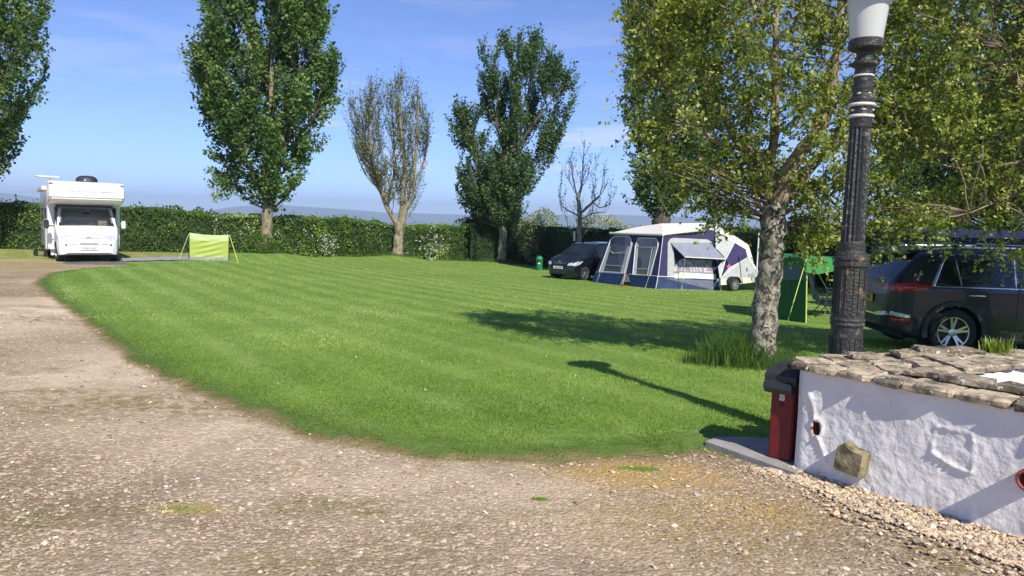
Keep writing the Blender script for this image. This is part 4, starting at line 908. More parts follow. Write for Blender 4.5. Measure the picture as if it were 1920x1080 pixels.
# poplar behind the trailer tent
d = 34.0; Pq = D(1240, 470, d); Pq.z = float(gz(Pq.x, d))
sk = [([Pq] + px(d, (1240, 430), (1240, 400), (1243, 300), (1248, 200), (1255, 60), (1260, -60)), [.5, .42, .38, .3, .22, .12, .02])]
for a, b, c, r_ in (((1240, 380), (1205, 280), (1185, 150), .12), ((1242, 360), (1285, 260), (1310, 120), .12), ((1243, 300), (1215, 160), (1205, 20), .1), ((1245, 300), (1280, 150), (1290, 0), .1), ((1240, 395), (1205, 365), (1180, 330), .07)):
    sk.append((jig(px(d, a, b, c), rj, 1.2), [r_, r_ * .6, .02]))
poly = [(1200, -120), (1180, -20), (1172, 60), (1195, 100), (1172, 150), (1178, 200), (1168, 225), (1190, 265), (1220, 280), (1192, 310), (1178, 345), (1182, 375), (1215, 400), (1235, 412), (1262, 410), (1290, 385), (1305, 340), (1330, 300), (1345, 220), (1350, 100), (1350, -20), (1320, -120)]
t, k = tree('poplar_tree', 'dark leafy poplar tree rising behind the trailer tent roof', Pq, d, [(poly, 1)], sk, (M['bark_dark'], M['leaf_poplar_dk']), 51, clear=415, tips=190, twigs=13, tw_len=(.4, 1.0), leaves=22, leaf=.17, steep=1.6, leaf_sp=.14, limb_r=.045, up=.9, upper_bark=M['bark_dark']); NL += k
# poplar off the left edge
d = 31.0; Pl = D(-70, 475, d); Pl.z = float(gz(Pl.x, d))
sk = [([Pl] + px(d, (-72, 430), (-74, 380), (-70, 250), (-60, 100), (-55, -60), (-50, -160)), [.33, .28, .26, .2, .15, .08, .02])]
for a, b, c, r_ in (((-73, 370), (-20, 250), (30, 120), .12), ((-73, 340), (-120, 240), (-150, 100), .1), ((-70, 280), (0, 140), (40, 0), .1), ((-66, 200), (-90, 40), (-110, -80), .08)):
    sk.append((jig(px(d, a, b, c), rj, 1.0), [r_, r_ * .6, .02]))
poly = [(-190, -180), (60, -180), (78, -40), (92, 30), (70, 62), (88, 100), (62, 135), (84, 170), (50, 195), (55, 225), (28, 245), (22, 282), (-5, 290), (-40, 330), (-100, 340), (-200, 270), (-215, 100)]
t, k = tree('poplar_tree', 'leafy poplar tree cut off by the left edge above the motorhome', Pl, d, [(poly, 1)], sk, (M['bark_poplar'], M['leaf_poplar']), 61, clear=400, tips=210, twigs=13, tw_len=(.4, 1.0), leaves=22, leaf=.16, steep=1.4, leaf_sp=.13, limb_r=.045, up=.8, upper_bark=M['bark_dark']); NL += k
# tall dark poplar on the right behind the birches
d = 23.0; Pr = D(1800, 520, d); Pr.z = float(gz(Pr.x, d))
sk = [([Pr] + px(d, (1800, 430), (1802, 340), (1800, 200), (1805, 60), (1810, -100)), [.33, .3, .26, .2, .14, .03])]
for a, b, c, r_ in (((1800, 400), (1740, 280), (1690, 120), .12), ((1802, 370), (1860, 250), (1900, 110), .12), ((1801, 300), (1770, 120), (1750, -60), .1), ((1801, 280), (1840, 120), (1860, -60), .1)):
    sk.append((jig(px(d, a, b, c), rj, .9), [r_, r_ * .6, .02]))
poly = [(1680, -140), (1700, 0), (1690, 100), (1670, 190), (1650, 300), (1660, 400), (1700, 450), (1780, 470), (1880, 460), (1960, 430), (1990, 300), (1985, 100), (1960, -140)]
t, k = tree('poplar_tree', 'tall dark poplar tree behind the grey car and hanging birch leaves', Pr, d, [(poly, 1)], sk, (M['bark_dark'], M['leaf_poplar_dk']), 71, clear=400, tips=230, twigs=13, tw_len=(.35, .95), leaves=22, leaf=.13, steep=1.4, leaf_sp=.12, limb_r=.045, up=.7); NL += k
# the near birch
d = P_birch.y
trunk = [P_birch] + px(d, (1429, 640), (1438, 560), (1446, 480), (1452, 420), (1452, 372))
sk = [(trunk, [.185, .165, .155, .150, .160, .15]),
      (px(d, (1452, 385), (1432, 330), (1408, 280), (1380, 220), (1350, 150), (1335, 60)), [.10, .085, .07, .055, .04, .015]),
      (px(d, (1452, 385), (1470, 330), (1490, 290), (1530, 240), (1545, 150), (1548, 60), (1552, -60), (1550, -180)), [.12, .10, .09, .075, .06, .045, .03, .01]),
      (px(d, (1455, 395), (1500, 345), (1540, 300), (1590, 240), (1640, 180), (1680, 80)), [.09, .07, .06, .045, .03, .01]),
      (px(d, (1530, 240), (1560, 150), (1590, 100), (1620, 20)), [.05, .04, .03, .01]),
      (px(d, (1440, 345), (1440, 260), (1430, 150), (1420, 20), (1410, -100)), [.07, .055, .045, .03, .01]),
      (px(d, (1408, 280), (1350, 270), (1290, 240), (1240, 180)), [.05, .035, .025, .01]),
      (px(d, (1470, 400), (1510, 380), (1560, 370), (1600, 400)), [.035, .025, .02, .008])]
for j, s_ in enumerate(sk[1:]):
    off = (.8, -.6, .5, .9, -1.1, -.3, .3)[j]
    for i in range(1, len(s_[0])): s_[0][i] = s_[0][i] + Vector((0, off * i / len(s_[0]), 0))
pA = [(1225, -190), (1195, -60), (1165, 55), (1195, 95), (1160, 145), (1190, 195), (1200, 250), (1190, 320), (1240, 345), (1290, 370), (1335, 412), (1375, 400), (1400, 345), (1430, 320), (1470, 330), (1530, 330), (1600, 350), (1690, 330), (1710, 150), (1700, -190)]
pB = [(1470, 350), (1500, 400), (1475, 465), (1520, 480), (1560, 465), (1600, 480), (1650, 430), (1680, 340), (1560, 330)]
t, k = tree('birch_tree', 'near birch tree with mottled pale trunk behind the red bin', P_birch, d, [(pA, .84), (pB, .09)], sk, (M['bark_birch'], M['leaf_birch']), 81, clear=430, tips=430, twigs=13, tw_len=(.2, .55), leaves=27, leaf=.052, tw_r=.004, gapn=1.0, steep=.3, leaf_sp=.038, limb_r=.02, up=.15, droop=.5, depth_k=.8, upper_bark=M['bark_birch_up'], cat='tree'); NL += k
# second birch off the right edge, hanging in front of the grey car
Pb = Vector((8.2, 8.9, 0)); d = 8.9; Pb.z = float(gz(Pb.x, d))
sk = [([Pb] + px(d, (2200, 400), (2170, 300), (2120, 200)), [.19, .16, .14, .13]),
      (px(d, (2120, 220), (2030, 260), (1960, 235), (1918, 180), (1896, 130), (1893, 60), (1900, -60)), [.10, .08, .06, .05, .045, .035, .01]),
      (px(d, (1940, 205), (1900, 160), (1880, 130), (1870, 100)), [.05, .04, .03, .012]),
      (px(d, (2120, 200), (2100, 80), (2080, -60), (2070, -200)), [.10, .08, .05, .02]), (px(d, (2030, 260), (1930, 300), (1840, 320), (1760, 300)), [.03, .022, .015, .006]),
      (px(d, (2100, 180), (2010, 60), (1960, -80)), [.07, .05, .015]), (px(d, (1930, 300), (1870, 370), (1780, 400)), [.018, .012, .006])]
for j, s_ in enumerate(sk[1:]):
    off = (-.5, -.3, .9, .3, 1.0, -.6)[j]
    for i in range(1, len(s_[0])): s_[0][i] = s_[0][i] + Vector((0, off * i / len(s_[0]), 0))
pA = [(1730, -180), (1680, -20), (1640, 120), (1650, 250), (1620, 300), (1630, 420), (1665, 495), (1690, 440), (1715, 480), (1745, 505), (1770, 440), (1800, 400), (1850, 410), (1890, 480), (1930, 490), (2000, 470), (2200, 450), (2350, 250), (2300, -180)]
t, k = tree('birch_tree', 'birch tree reaching in from the right edge with leaves hanging over the grey car', Pb, d, [(pA, 1)], sk, (M['bark_birch'], M['leaf_birch']), 91, tips=380, twigs=13, tw_len=(.2, .55), leaves=27, leaf=.050, tw_r=.004, gapn=1.0, gapt=.55, steep=.2, leaf_sp=.038, limb_r=.02, up=.1, droop=.6, depth_k=.45, upper_bark=M['bark_birch_up']); NL += k
print('LEAVES', NL)

# ------------------------------------------------------------------ hedges
def hedge(name, label, pts, thick, m, seed, dens=150, leaf=.095, rough=.16, blossom=None, cat='hedge', group='hedges round the site'):
    """pts: (x, y, ztop) along the hedge; leaves fill an uneven shell round a dark twiggy core"""
    rg = np.random.default_rng(seed); b0 = Vector((pts[0][0], pts[0][1], float(gz(pts[0][0], pts[0][1]))))
    t = thing(name, label, cat, b0, 0, group); P_ = np.array(pts, float); seg = np.hypot(*(P_[1:, :2] - P_[:-1, :2]).T); cum = np.r_[0, np.cumsum(seg)]; L_ = cum[-1]
    def at(s_): return np.stack([np.interp(s_, cum, P_[:, k]) for k in range(3)], -1)
    def nrm(s_): a = at(np.clip(s_ + .3, 0, L_)) - at(np.clip(s_ - .3, 0, L_)); q = np.hypot(a[:, 0], a[:, 1]) + 1e-9; return np.stack([a[:, 1] / q, -a[:, 0] / q], -1)
    zb = lambda p: gz(p[:, 0], p[:, 1])
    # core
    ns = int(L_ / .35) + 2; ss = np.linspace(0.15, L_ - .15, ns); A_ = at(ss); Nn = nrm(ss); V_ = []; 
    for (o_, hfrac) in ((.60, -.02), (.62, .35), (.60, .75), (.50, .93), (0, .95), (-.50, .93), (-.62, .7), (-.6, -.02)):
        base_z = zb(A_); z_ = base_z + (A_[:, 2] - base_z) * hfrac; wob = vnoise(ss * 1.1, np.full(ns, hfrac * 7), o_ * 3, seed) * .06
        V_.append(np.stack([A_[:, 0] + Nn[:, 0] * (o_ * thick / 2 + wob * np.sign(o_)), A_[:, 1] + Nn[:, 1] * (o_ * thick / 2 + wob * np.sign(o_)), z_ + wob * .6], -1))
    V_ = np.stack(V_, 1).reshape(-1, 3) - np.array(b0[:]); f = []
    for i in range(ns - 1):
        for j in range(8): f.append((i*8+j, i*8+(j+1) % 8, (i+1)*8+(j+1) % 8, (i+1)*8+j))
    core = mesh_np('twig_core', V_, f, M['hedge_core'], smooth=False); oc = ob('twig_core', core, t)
    hh = float(np.mean(P_[:, 2] - zb(P_))); n_ = int(L_ * (2 * hh + thick) * dens)
    s_ = rg.uniform(0, L_, n_); q = rg.uniform(0, 1, n_) * (2 * hh + thick); A_ = at(s_); Nn = nrm(s_); z0 = zb(A_); H_ = A_[:, 2] - z0
    front = q < hh * 1.25; back_ = (q > 2 * hh * .97 + thick * .6); o_ = np.where(front, 1.0, np.where(back_, -1.0, rg.uniform(-1, 1, n_)))
    hz_ = np.where(front | back_, rg.uniform(0, 1, n_), 1.0)
    lump = vnoise(s_ * 1.3, hz_ * 2.6 + o_, 0, seed + 1) * rough + vnoise(s_ * 3.6, hz_ * 7 + o_, 0, seed + 2) * rough * .6
    inset = rg.exponential(.06, n_)
    r_ = np.where(hz_ < 1, 1, o_); shoulder = np.where((hz_ > .85) & (hz_ < 1), (hz_ - .85) / .15 * .05, 0)
    off = np.where(hz_ < 1, np.sign(o_) * (thick / 2 + lump - inset - shoulder), o_ * thick / 2)
    z_ = z0 + H_ * hz_ + np.where(hz_ >= 1, lump * .8 - inset * .6, 0) + (rg.uniform(0, 1, n_) < .05) * (hz_ >= 1) * rg.uniform(0, .22, n_)
    C_ = np.stack([A_[:, 0] + Nn[:, 0] * off, A_[:, 1] + Nn[:, 1] * off, z_], -1) - np.array(b0[:])
    tint = np.clip(.18 + .5 * rg.uniform(0, 1, n_) + .35 * (vnoise(s_ * .8, hz_ * 3, 0, seed + 3)) + .1 * lump / rough, 0, 1)
    leafmesh('foliage', C_, leaf, m, rg, t, upb=.25, tint=tint)
    if blossom:
        cs_ = []
        for (sc, hc, sw, hw_, k) in blossom:
            s2 = np.clip(rg.normal(sc, sw, k), .1, L_ - .1); h2 = np.clip(rg.normal(hc, hw_, k), .05, 1.02); A_ = at(s2); Nn = nrm(s2); z0 = zb(A_)
            l2 = vnoise(s2 * 1.3, h2 * 2.6 + 1, 0, seed + 1) * rough + .10
            c_ = np.stack([A_[:, 0] + Nn[:, 0] * (thick / 2 + l2), A_[:, 1] + Nn[:, 1] * (thick / 2 + l2), z0 + (A_[:, 2] - z0) * h2], -1)
            cs_.append(np.repeat(c_, 5, 0) + rg.normal(0, .045, (k * 5, 3)))
        leafmesh('blossom', np.concatenate(cs_) - np.array(b0[:]), .055, M['blossom'], rg, t, aspect=1)
    return t, cum
def hpt(pxx, pyb, pyt, dist=None, dy=2.1):
    g_ = G(pxx, pyb) if dist is None else D(pxx, pyb, dist); p = D(pxx, pyt, g_.y + dy); return (p.x, g_.y + dy, p.z)
hl = [hpt(-420, 466, 371), hpt(-150, 468, 375), hpt(0, 471, 381), hpt(60, 473, 383), hpt(110, 474, 386), hpt(235, 477, 389), hpt(330, 479, 395), hpt(395, 480, 401), hpt(408, 480, 405)]
hedge('clipped_hedge', 'bright green clipped hedge behind the motorhome', hl, 1.3, M['leaf_hedge'], 101, dens=190, blossom=[(24, .6, 1.2, .25, 10)])
hm_ = [hpt(409, 480, 404), hpt(450, 481, 403), hpt(500, 481, 405), hpt(560, 482, 409), hpt(640, 484, 411), hpt(700, 486, 416), hpt(760, 488, 424), hpt(820, 490, 425), hpt(868, 492, 424)]
_, cum = hedge('clipped_hedge', 'long dark hedge with white blossom behind the sparse forked tree', hm_, 1.3, M['leaf_hedge'], 102, dens=190,
      blossom=[(5.6, .30, .5, .18, 60), (4.6, .6, 1.5, .25, 16), (1.0, .6, .6, .3, 14), (14.5, .5, 1.0, .3, 50), (13.6, .35, 1.0, .25, 50), (11.5, .7, 1.0, .2, 14)])
hr = [hpt(869, 492, 421), hpt(882, 492, 404), hpt(930, 494, 410), hpt(1000, 497, 422), hpt(1060, 497, 430, 42.5), hpt(1150, 497, 430, 40.5), hpt(1250, 500, 434, 38), hpt(1345, 500, 428, 35.5), hpt(1420, 505, 430, 33), hpt(1500, 510, 427, 30.5), hpt(1560, 510, 428, 28.5)]
hedge('boundary_hedge', 'dark shaded hedge running behind the blue car and trailer tent', hr, 1.5, M['leaf_hedge_shade'], 103, dens=150)
hr2 = [hpt(1562, 515, 428, 28.4), hpt(1650, 520, 425, 26.5), hpt(1750, 525, 425, 25), hpt(1850, 530, 428, 24), hpt(1950, 535, 430, 23), hpt(2150, 540, 430, 22), hpt(2500, 550, 430, 21)]
hedge('boundary_hedge', 'dark hedge in shade behind the grey car at the right edge', hr2, 1.5, M['leaf_hedge_shade'], 104, dens=130)
# blossoming hawthorns just behind the hedge
def bush(name, label, cx, cy, z0, rx, ry, rz, n_, leaf, m, seed, cat='bush', group=None, flat=0):
    rg = np.random.default_rng(seed); t = thing(name, label, cat, (cx, cy, z0), 0, group)
    u_ = rg.normal(0, 1, (n_, 3)); u_ /= np.linalg.norm(u_, axis=1)[:, None]; r_ = rg.uniform(.5, 1, n_) ** .4
    lump = 1 + .24 * vnoise(u_[:, 0] * 2.6 + seed, u_[:, 2] * 2.6, u_[:, 1] * 2.6, seed) + .14 * vnoise(u_[:, 0] * 7, u_[:, 2] * 7, u_[:, 1] * 7, seed)
    C_ = u_ * (r_ * lump)[:, None] * [rx, ry, rz]; C_[:, 2] = C_[:, 2] + rz; C_ = C_[C_[:, 2] > .02]
    leafmesh('foliage', C_, leaf, m, rg, t, tint=np.clip(.25 + .5 * rg.uniform(0, 1, len(C_)) + .3 * vnoise(C_[:, 0] * 1.2, C_[:, 2] * 1.2, C_[:, 1], seed), 0, 1))
    mb = MB()
    for k in range(5):
        a = 2 * math.pi * k / 5; mb.tube([(0, 0, -.1), (math.cos(a) * rx * .3, math.sin(a) * ry * .3, rz * .8), (math.cos(a) * rx * .6, math.sin(a) * ry * .6, rz * 1.4)], [.05, .03, .01], 5)
    mb.build('stems', M['bark_dark'], t, fix=False); return t
for i, (pxx, pyt, w_, nm) in enumerate(((1015, 394, 42, 'cream-flowering hawthorn bush left of the pruned tree'), (1128, 404, 55, 'flowering hawthorn bush right of the pruned tree above the car'), (955, 400, 45, 'pale green bush behind the two-lobed poplar trunk'))):
    dd = (48.5, 46.0, 51)[i]; p = D(pxx, pyt, dd); z0 = float(gz(p.x, dd)); hgt_ = (p.z - z0) / 2
    bush('hawthorn_bush', nm, p.x, dd, z0, w_ * dd / F, 1.1, hgt_, 5200, .12, M['blossom_bush'] if i < 2 else M['leaf_hedge'], 200 + i, group='bushes behind the hedge')
# suckers at the poplar foot
p = D(486, 460, P_pop1.y - .7); bush('elder_shoot', 'bright leafy suckers around the foot of the largest poplar', P_pop1.x - .1, P_pop1.y - .55, float(gz(P_pop1.x, P_pop1.y - .55)) - .05, .75, .4, .50, 1500, .08, M['leaf_hedge'], 220)
# distant tree tops beyond the left hedge
for i, (a, top, wpx, dd) in enumerate(((262, 386, 26, 120), (300, 389, 34, 130), (332, 385, 30, 125), (372, 391, 26, 135), (398, 396, 20, 140), (635, 408, 22, 190), (672, 410, 16, 190), (655, 409, 14, 200))):
    p = D(a, top, dd); z0 = -6.0 if dd < 150 else -14
    bush('distant_tree', ['far rounded tree top over the hedge just right of the motorhome', 'low far tree top between two taller ones behind the left hedge', 'highest far tree top above the middle of the left hedge', 'far tree top sloping down toward the largest poplar', 'last small far tree top before the hedge turns dark', 'far pale tree top seen over the hedge left of the sparse tree', 'small far tree top nearest the sparse forked tree', 'tiny far tree top between two others beyond the dark hedge'][i],
         p.x, dd, z0, wpx * dd / F, wpx * dd / F, (p.z - z0) / 2, 1500, .55, M['leaf_dist'], 240 + i, cat='tree', group='far trees beyond the hedge')
# long grass round the birch foot
def clump(name, label, cx, cy, sx_, sy_, n_, h0, h1, wid, m, seed, cat=None):
    rg = np.random.default_rng(seed); x = rg.normal(0, .5, n_) * sx_ + cx; y = rg.normal(0, .5, n_) * sy_ + cy
    return blades(name, x, y, gz(x, y) - .005, rg.uniform(h0, h1, n_) * np.exp(-((x-cx)/sx_)**2 * .5), np.full(n_, wid), m, .55, rg=rg)
clump('long_grass', '', P_birch.x - .30, P_birch.y + .05, .55, .34, 3800, .12, .50, .008, M['grass_long'], 301)
clump('long_grass', '', P_birch.x - .05, P_birch.y - .28, .42, .22, 1800, .05, .22, .006, M['grass_long'], 302)
clump('long_grass', '', P_birch.x + .25, P_birch.y - .05, .35, .25, 1200, .05, .2, .006, M['grass_long'], 305)
clump('long_grass', '', P_sparse.x, P_sparse.y - .3, 1.2, .4, 900, .05, .18, .02, M['grass_long'], 303)
clump('long_grass', '', P_pop2.x, P_pop2.y - .3, 1.3, .4, 1100, .08, .3, .02, M['grass_long'], 304)
xx = rng.uniform(0, 1, 5000); ctr = np.array(hm_ + hr[1:4]); s_ = xx * (len(ctr) - 1); i0 = np.minimum(s_.astype(int), len(ctr) - 2); fr = s_ - i0
hx = ctr[i0, 0] * (1 - fr) + ctr[i0 + 1, 0] * fr; hy = ctr[i0, 1] * (1 - fr) + ctr[i0 + 1, 1] * fr - .75 + rng.normal(0, .1, 5000)
blades('verge_grass', hx, hy, gz(hx, hy), rng.uniform(.06, .25, 5000), np.full(5000, .022), M['grass_long'], .6)
leafmesh('daisies', np.stack([DAISY[0], DAISY[1], gz(*DAISY) + .035], -1), .022, M['blossom'], np.random.default_rng(77), None, upb=.9, aspect=1)
tag(MB().tube([D(30, 392, 150), D(30, 364, 150)], [.12, .09], 8).box(D(29, 366, 150), (.3, .2, .35)).build('distant_mast', M['dark_metal']), 'thin far mast above the left hedge', 'mast')
#==MARK4==
# ------------------------------------------------------------------ vehicles
def text_mesh(name, body, size, m, parent, M4, ext=.001, sx=1.0):
    cu = bpy.data.curves.new(name, 'FONT'); cu.body = body; cu.size = size; cu.align_x = 'CENTER'; cu.align_y = 'CENTER'; cu.extrude = ext; cu.resolution_u = 2; cu.offset = size * .012
    o = bpy.data.objects.new(name, cu); COL.objects.link(o); dg = bpy.context.evaluated_depsgraph_get(); me = bpy.data.meshes.new_from_object(o.evaluated_get(dg))
    bpy.data.objects.remove(o); me.materials.clear(); me.materials.append(m); me.transform(M4 @ Matrix.Diagonal((sx, 1, 1, 1))); return ob(name, me, parent)
class Shell:
    """car body: x from tail (0) to nose (L); half section built from half width, bottom, top, corner radius"""
    def __init__(s, L_, top, bot, wid, belt, tumble, r=.13, crown=.035, tuck=.06):
        s.L = L_; s.top = np.array(top); s.bot = np.array(bot); s.wid = np.array(wid); s.belt = belt; s.k = tumble; s.r = r; s.crown = crown; s.tuck = tuck
    def Zt(s, x): return np.interp(x, s.top[:, 0], s.top[:, 1])
    def Zb(s, x): return np.interp(x, s.bot[:, 0], s.bot[:, 1])
    def W(s, x): return np.interp(x, s.wid[:, 0], s.wid[:, 1])
    def rad(s, x): return np.minimum(s.r, (s.Zt(x) - s.Zb(x)) * .35)
    def w(s, x, z):
        zb = s.Zb(x); lo = np.clip((.62 - z) / .4, 0, 1)
        return s.W(x) - s.tuck * lo ** 2 - s.k * np.maximum(0, z - s.belt)
    def Y(s, x, z):
        r = s.rad(x); z1 = s.Zt(x) - r; base = s.w(x, np.minimum(z, z1)); t = np.clip((z - z1) / r, 0, 1); return base - r + r * np.sqrt(np.maximum(0, 1 - t * t))
    def ztop(s, x, y):
        r = s.rad(x); zt = s.Zt(x); wt = s.w(x, zt - r) - r; ya = abs(y)
        if ya <= wt: return zt + s.crown * (1 - (ya / max(wt, .01)) ** 2)
        t = min(1, (ya - wt) / r); return zt - r + r * math.sqrt(max(0, 1 - t * t))
    def endx(s, y, z, nose):
        xs_ = np.linspace(s.L, s.L - 2.2, 400) if nose else np.linspace(0, 2.2, 400)
        for x in xs_:
            if s.W(x) >= abs(y) and s.Zb(x) <= z <= s.ztop(x, y) and s.Y(x, min(z, s.Zt(x))) >= abs(y) - .002: return x
        return xs_[-1]
    def build(s, name, m, parent, arches=(), ar=.37, az=.34, step=.04, hole=None):
        xs_ = np.unique(np.r_[np.arange(0, s.L, step), s.L, s.top[:, 0], [.005, .015, .03, .06, s.L-.005, s.L-.015, s.L-.03, s.L-.06]]); xs_ = xs_[(xs_ >= 0) & (xs_ <= s.L)]
        ring = []
        for x in xs_:
            zt, zb, r = float(s.Zt(x)), float(s.Zb(x)), float(s.rad(x)); z1 = zt - r; P_ = []
            P_.append((0, zb)); P_.append((float(s.w(x, zb)) * .6, zb)); 
            for t in np.linspace(0, 1, 18): z = zb + (z1 - zb) * t; P_.append((float(s.w(x, z)), z))
            wt = float(s.w(x, z1)) - r
            for a in np.linspace(0, 90, 6)[1:]: P_.append((wt + r * math.cos(R(a)), z1 + r * math.sin(R(a)) ))
            for t in (.92, .8, .65, .5, .25, 0): P_.append((wt * t, zt + s.crown * (1 - t * t)))
            ring.append([(x, y, z) for y, z in P_])
        k = len(ring[0]); mb = MB()
        for sg in (1, -1):
            v = [(x, sg * y, z) for rg_ in ring for (x, y, z) in rg_]
            v = [list(p) for p in v]; f = []
            for p in v:
                for ax_ in arches:
                    dd = math.hypot(p[0] - ax_, p[2] - az)
                    if abs(dd - ar) < step * .6 and abs(p[1]) > .4: p[0] = ax_ + (p[0] - ax_) * ar / dd; p[2] = az + (p[2] - az) * ar / dd
            for i in range(len(ring) - 1):
                for j in range(k - 1):
                    q = (i*k+j, i*k+j+1, (i+1)*k+j+1, (i+1)*k+j); c = [sum(v[a][b] for a in q) / 4 for b in range(3)]
                    if any(math.hypot(c[0] - ax_, c[2] - az) < ar and abs(c[1]) > .45 for ax_ in arches): continue
                    if hole and hole(*c): continue
                    f.append(q if sg > 0 else q[::-1])
            f.append(tuple(range(k)) if sg < 0 else tuple(range(k-1, -1, -1))); b0 = (len(ring) - 1) * k
            f.append(tuple(range(b0, b0+k)) if sg > 0 else tuple(range(b0+k-1, b0-1, -1))); mb.add(v, f)
        import bmesh
        o = mb.build(name, m, parent, fix=False); bm = bmesh.new(); bm.from_mesh(o.data); bmesh.ops.remove_doubles(bm, verts=bm.verts, dist=.0008); bmesh.ops.recalc_face_normals(bm, faces=bm.faces); bm.to_mesh(o.data); bm.free()
        o.data.shade_smooth(); o.data.set_sharp_from_angle(angle=R(42)); return o
    def patch(s, name, poly, mode, m, parent, off=.005, side=-1, label=None):
        """poly in (x,z) for the sides, (y,z) for nose/tail, (x,y) for the top"""
        P_ = []; n_ = len(poly)
        for i in range(n_):
            a, b_ = poly[i], poly[(i+1) % n_]; L_ = math.hypot(b_[0]-a[0], b_[1]-a[1]); q = max(1, int(L_ / .06))
            for j in range(q): t = j / q; P_.append((a[0] + (b_[0]-a[0])*t, a[1] + (b_[1]-a[1])*t))
        cx = sum(p[0] for p in P_) / len(P_); cy = sum(p[1] for p in P_) / len(P_); v = []; f = []; k = len(P_)
        def mp_(a, b_):
            if mode == 'side': return (a, side * (float(s.Y(a, b_)) + off), b_)
            if mode == 'nose': return (s.endx(a, b_, True) + off, a, b_)
            if mode == 'tail': return (s.endx(a, b_, False) - off, a, b_)
            if mode == 'top': return (a, b_, s.ztop(a, b_) + off)
        for sc in (1, .75, .5, .25): v += [mp_(cx + (p[0]-cx)*sc, cy + (p[1]-cy)*sc) for p in P_]
        v.append(mp_(cx, cy))
        for l in range(3):
            for i in range(k): f.append((l*k+i, l*k+(i+1) % k, (l+1)*k+(i+1) % k, (l+1)*k+i))
        for i in range(k): f.append((3*k+i, 3*k+(i+1) % k, 4*k))
        # rim back to the body
        ctr = Vector((s.L / 2, 0, .8)); b0 = len(v); v += [tuple(Vector(p) + (ctr - Vector(p)).normalized() * (off + .012)) for p in v[:k]]
        for i in range(k): f.append((i, (i+1) % k, b0+(i+1) % k, b0+i))
        o = MB().add(v, f).build(name, m, parent, smooth=35)
        if label: o['label'] = label
        return o
def wheel(parent, x, y, r, wid, side, m_rim, spokes=5, style=0, cz=None):
    cz = r if cz is None else cz; e = bpy.data.objects.new('wheel', None); COL.objects.link(e); e.parent = parent; e.location = (x, y, cz); e.rotation_euler = (0, 0, math.pi if side > 0 else 0)
    # outer face looks to -y before turning
    MB().lathe([(r*.66, -wid*.42), (r*.70, -wid*.5), (r*.86, -wid*.52), (r*.95, -wid*.46), (r, -wid*.33), (r, wid*.33), (r*.95, wid*.46), (r*.7, wid*.5), (r*.66, wid*.42)], 40, axis='Y', cap=False).build('tyre', M['rubber'], e, smooth=40)
    rm = MB(); rm.lathe([(r*.665, -wid*.40), (r*.66, -wid*.47), (r*.62, -wid*.46), (r*.60, -wid*.30), (r*.59, wid*.3)], 40, axis='Y', cap=False)
    for k in range(spokes):
        a = 2*math.pi*k/spokes + .3
        for (a0, a1, w0, w1) in (((a, a-.17, .13, .075), (a, a+.17, .13, .075)) if style else ((a, a, .22, .16),)):
            p0 = Vector((math.cos(a0) * r*.12, 0, math.sin(a0) * r*.12)); p1 = Vector((math.cos(a1) * r*.63, 0, math.sin(a1) * r*.63)); dr = (p1 - p0).normalized(); sd = dr.cross(Vector((0, 1, 0)))
            v = []
            for p, ww, yy in ((p0, w0, -wid*.34), (p1, w1, -wid*.43)):
                for s_ in (-1, 1):
                    for y_ in (yy, yy + .035): v.append(p + sd * s_ * ww * r * .5 + Vector((0, y_, 0)))
            rm.add(v, [(0, 2, 6, 4), (1, 5, 7, 3), (0, 4, 5, 1), (2, 3, 7, 6), (4, 6, 7, 5), (0, 1, 3, 2)])
    rm.lathe([(r*.17, -wid*.30), (r*.16, -wid*.40), (r*.10, -wid*.42)], 20, axis='Y').build('rim', m_rim, e, smooth=35)
    MB().lathe([(r*.58, -wid*.18), (r*.58, -wid*.14)], 30, axis='Y').build('brake_disc', M['ink'], e); return e
def arch(parent, x, y0, y1, r, z, m, w_=.055, name='wheel_arch', a0=-12, a1=192, lip=.012):
    mb = MB(); n_ = 28; v = []; f = []; sg = 1 if y1 > y0 else -1
    for i in range(n_ + 1):
        a = R(a0 + (a1 - a0) * i / n_)
        for (rr_, yy) in ((r - .004, y0), (r - .004, y1), (r + w_ * .85, y1), (r + w_, y1 - sg * lip), (r + w_, y1 - sg * .05)): v.append((x + rr_ * math.cos(a), yy, z + rr_ * math.sin(a)))
    for i in range(n_):
        for j in range(4): f.append((i*5+j, i*5+j+1, (i+1)*5+j+1, (i+1)*5+j))
    mb.add(v, f); return mb.build(name, m, parent, smooth=40, fix=False)
def well(parent, x, y, sg, r, z):
    mb = MB(); v = []; f = []; n_ = 24
    for i in range(n_ + 1):
        a = R(-30 + 240 * i / n_); v += [(x + r * math.cos(a), y, z + r * math.sin(a)), (x + r * math.cos(a), y - sg * .30, z + r * math.sin(a))]
    for i in range(n_): f.append((2*i, 2*i+1, 2*i+3, 2*i+2))
    f.append(tuple(range(1, 2*n_+3, 2))); return mb.add(v, f).build('wheel_well', M['inner_dark'], parent, fix=False)

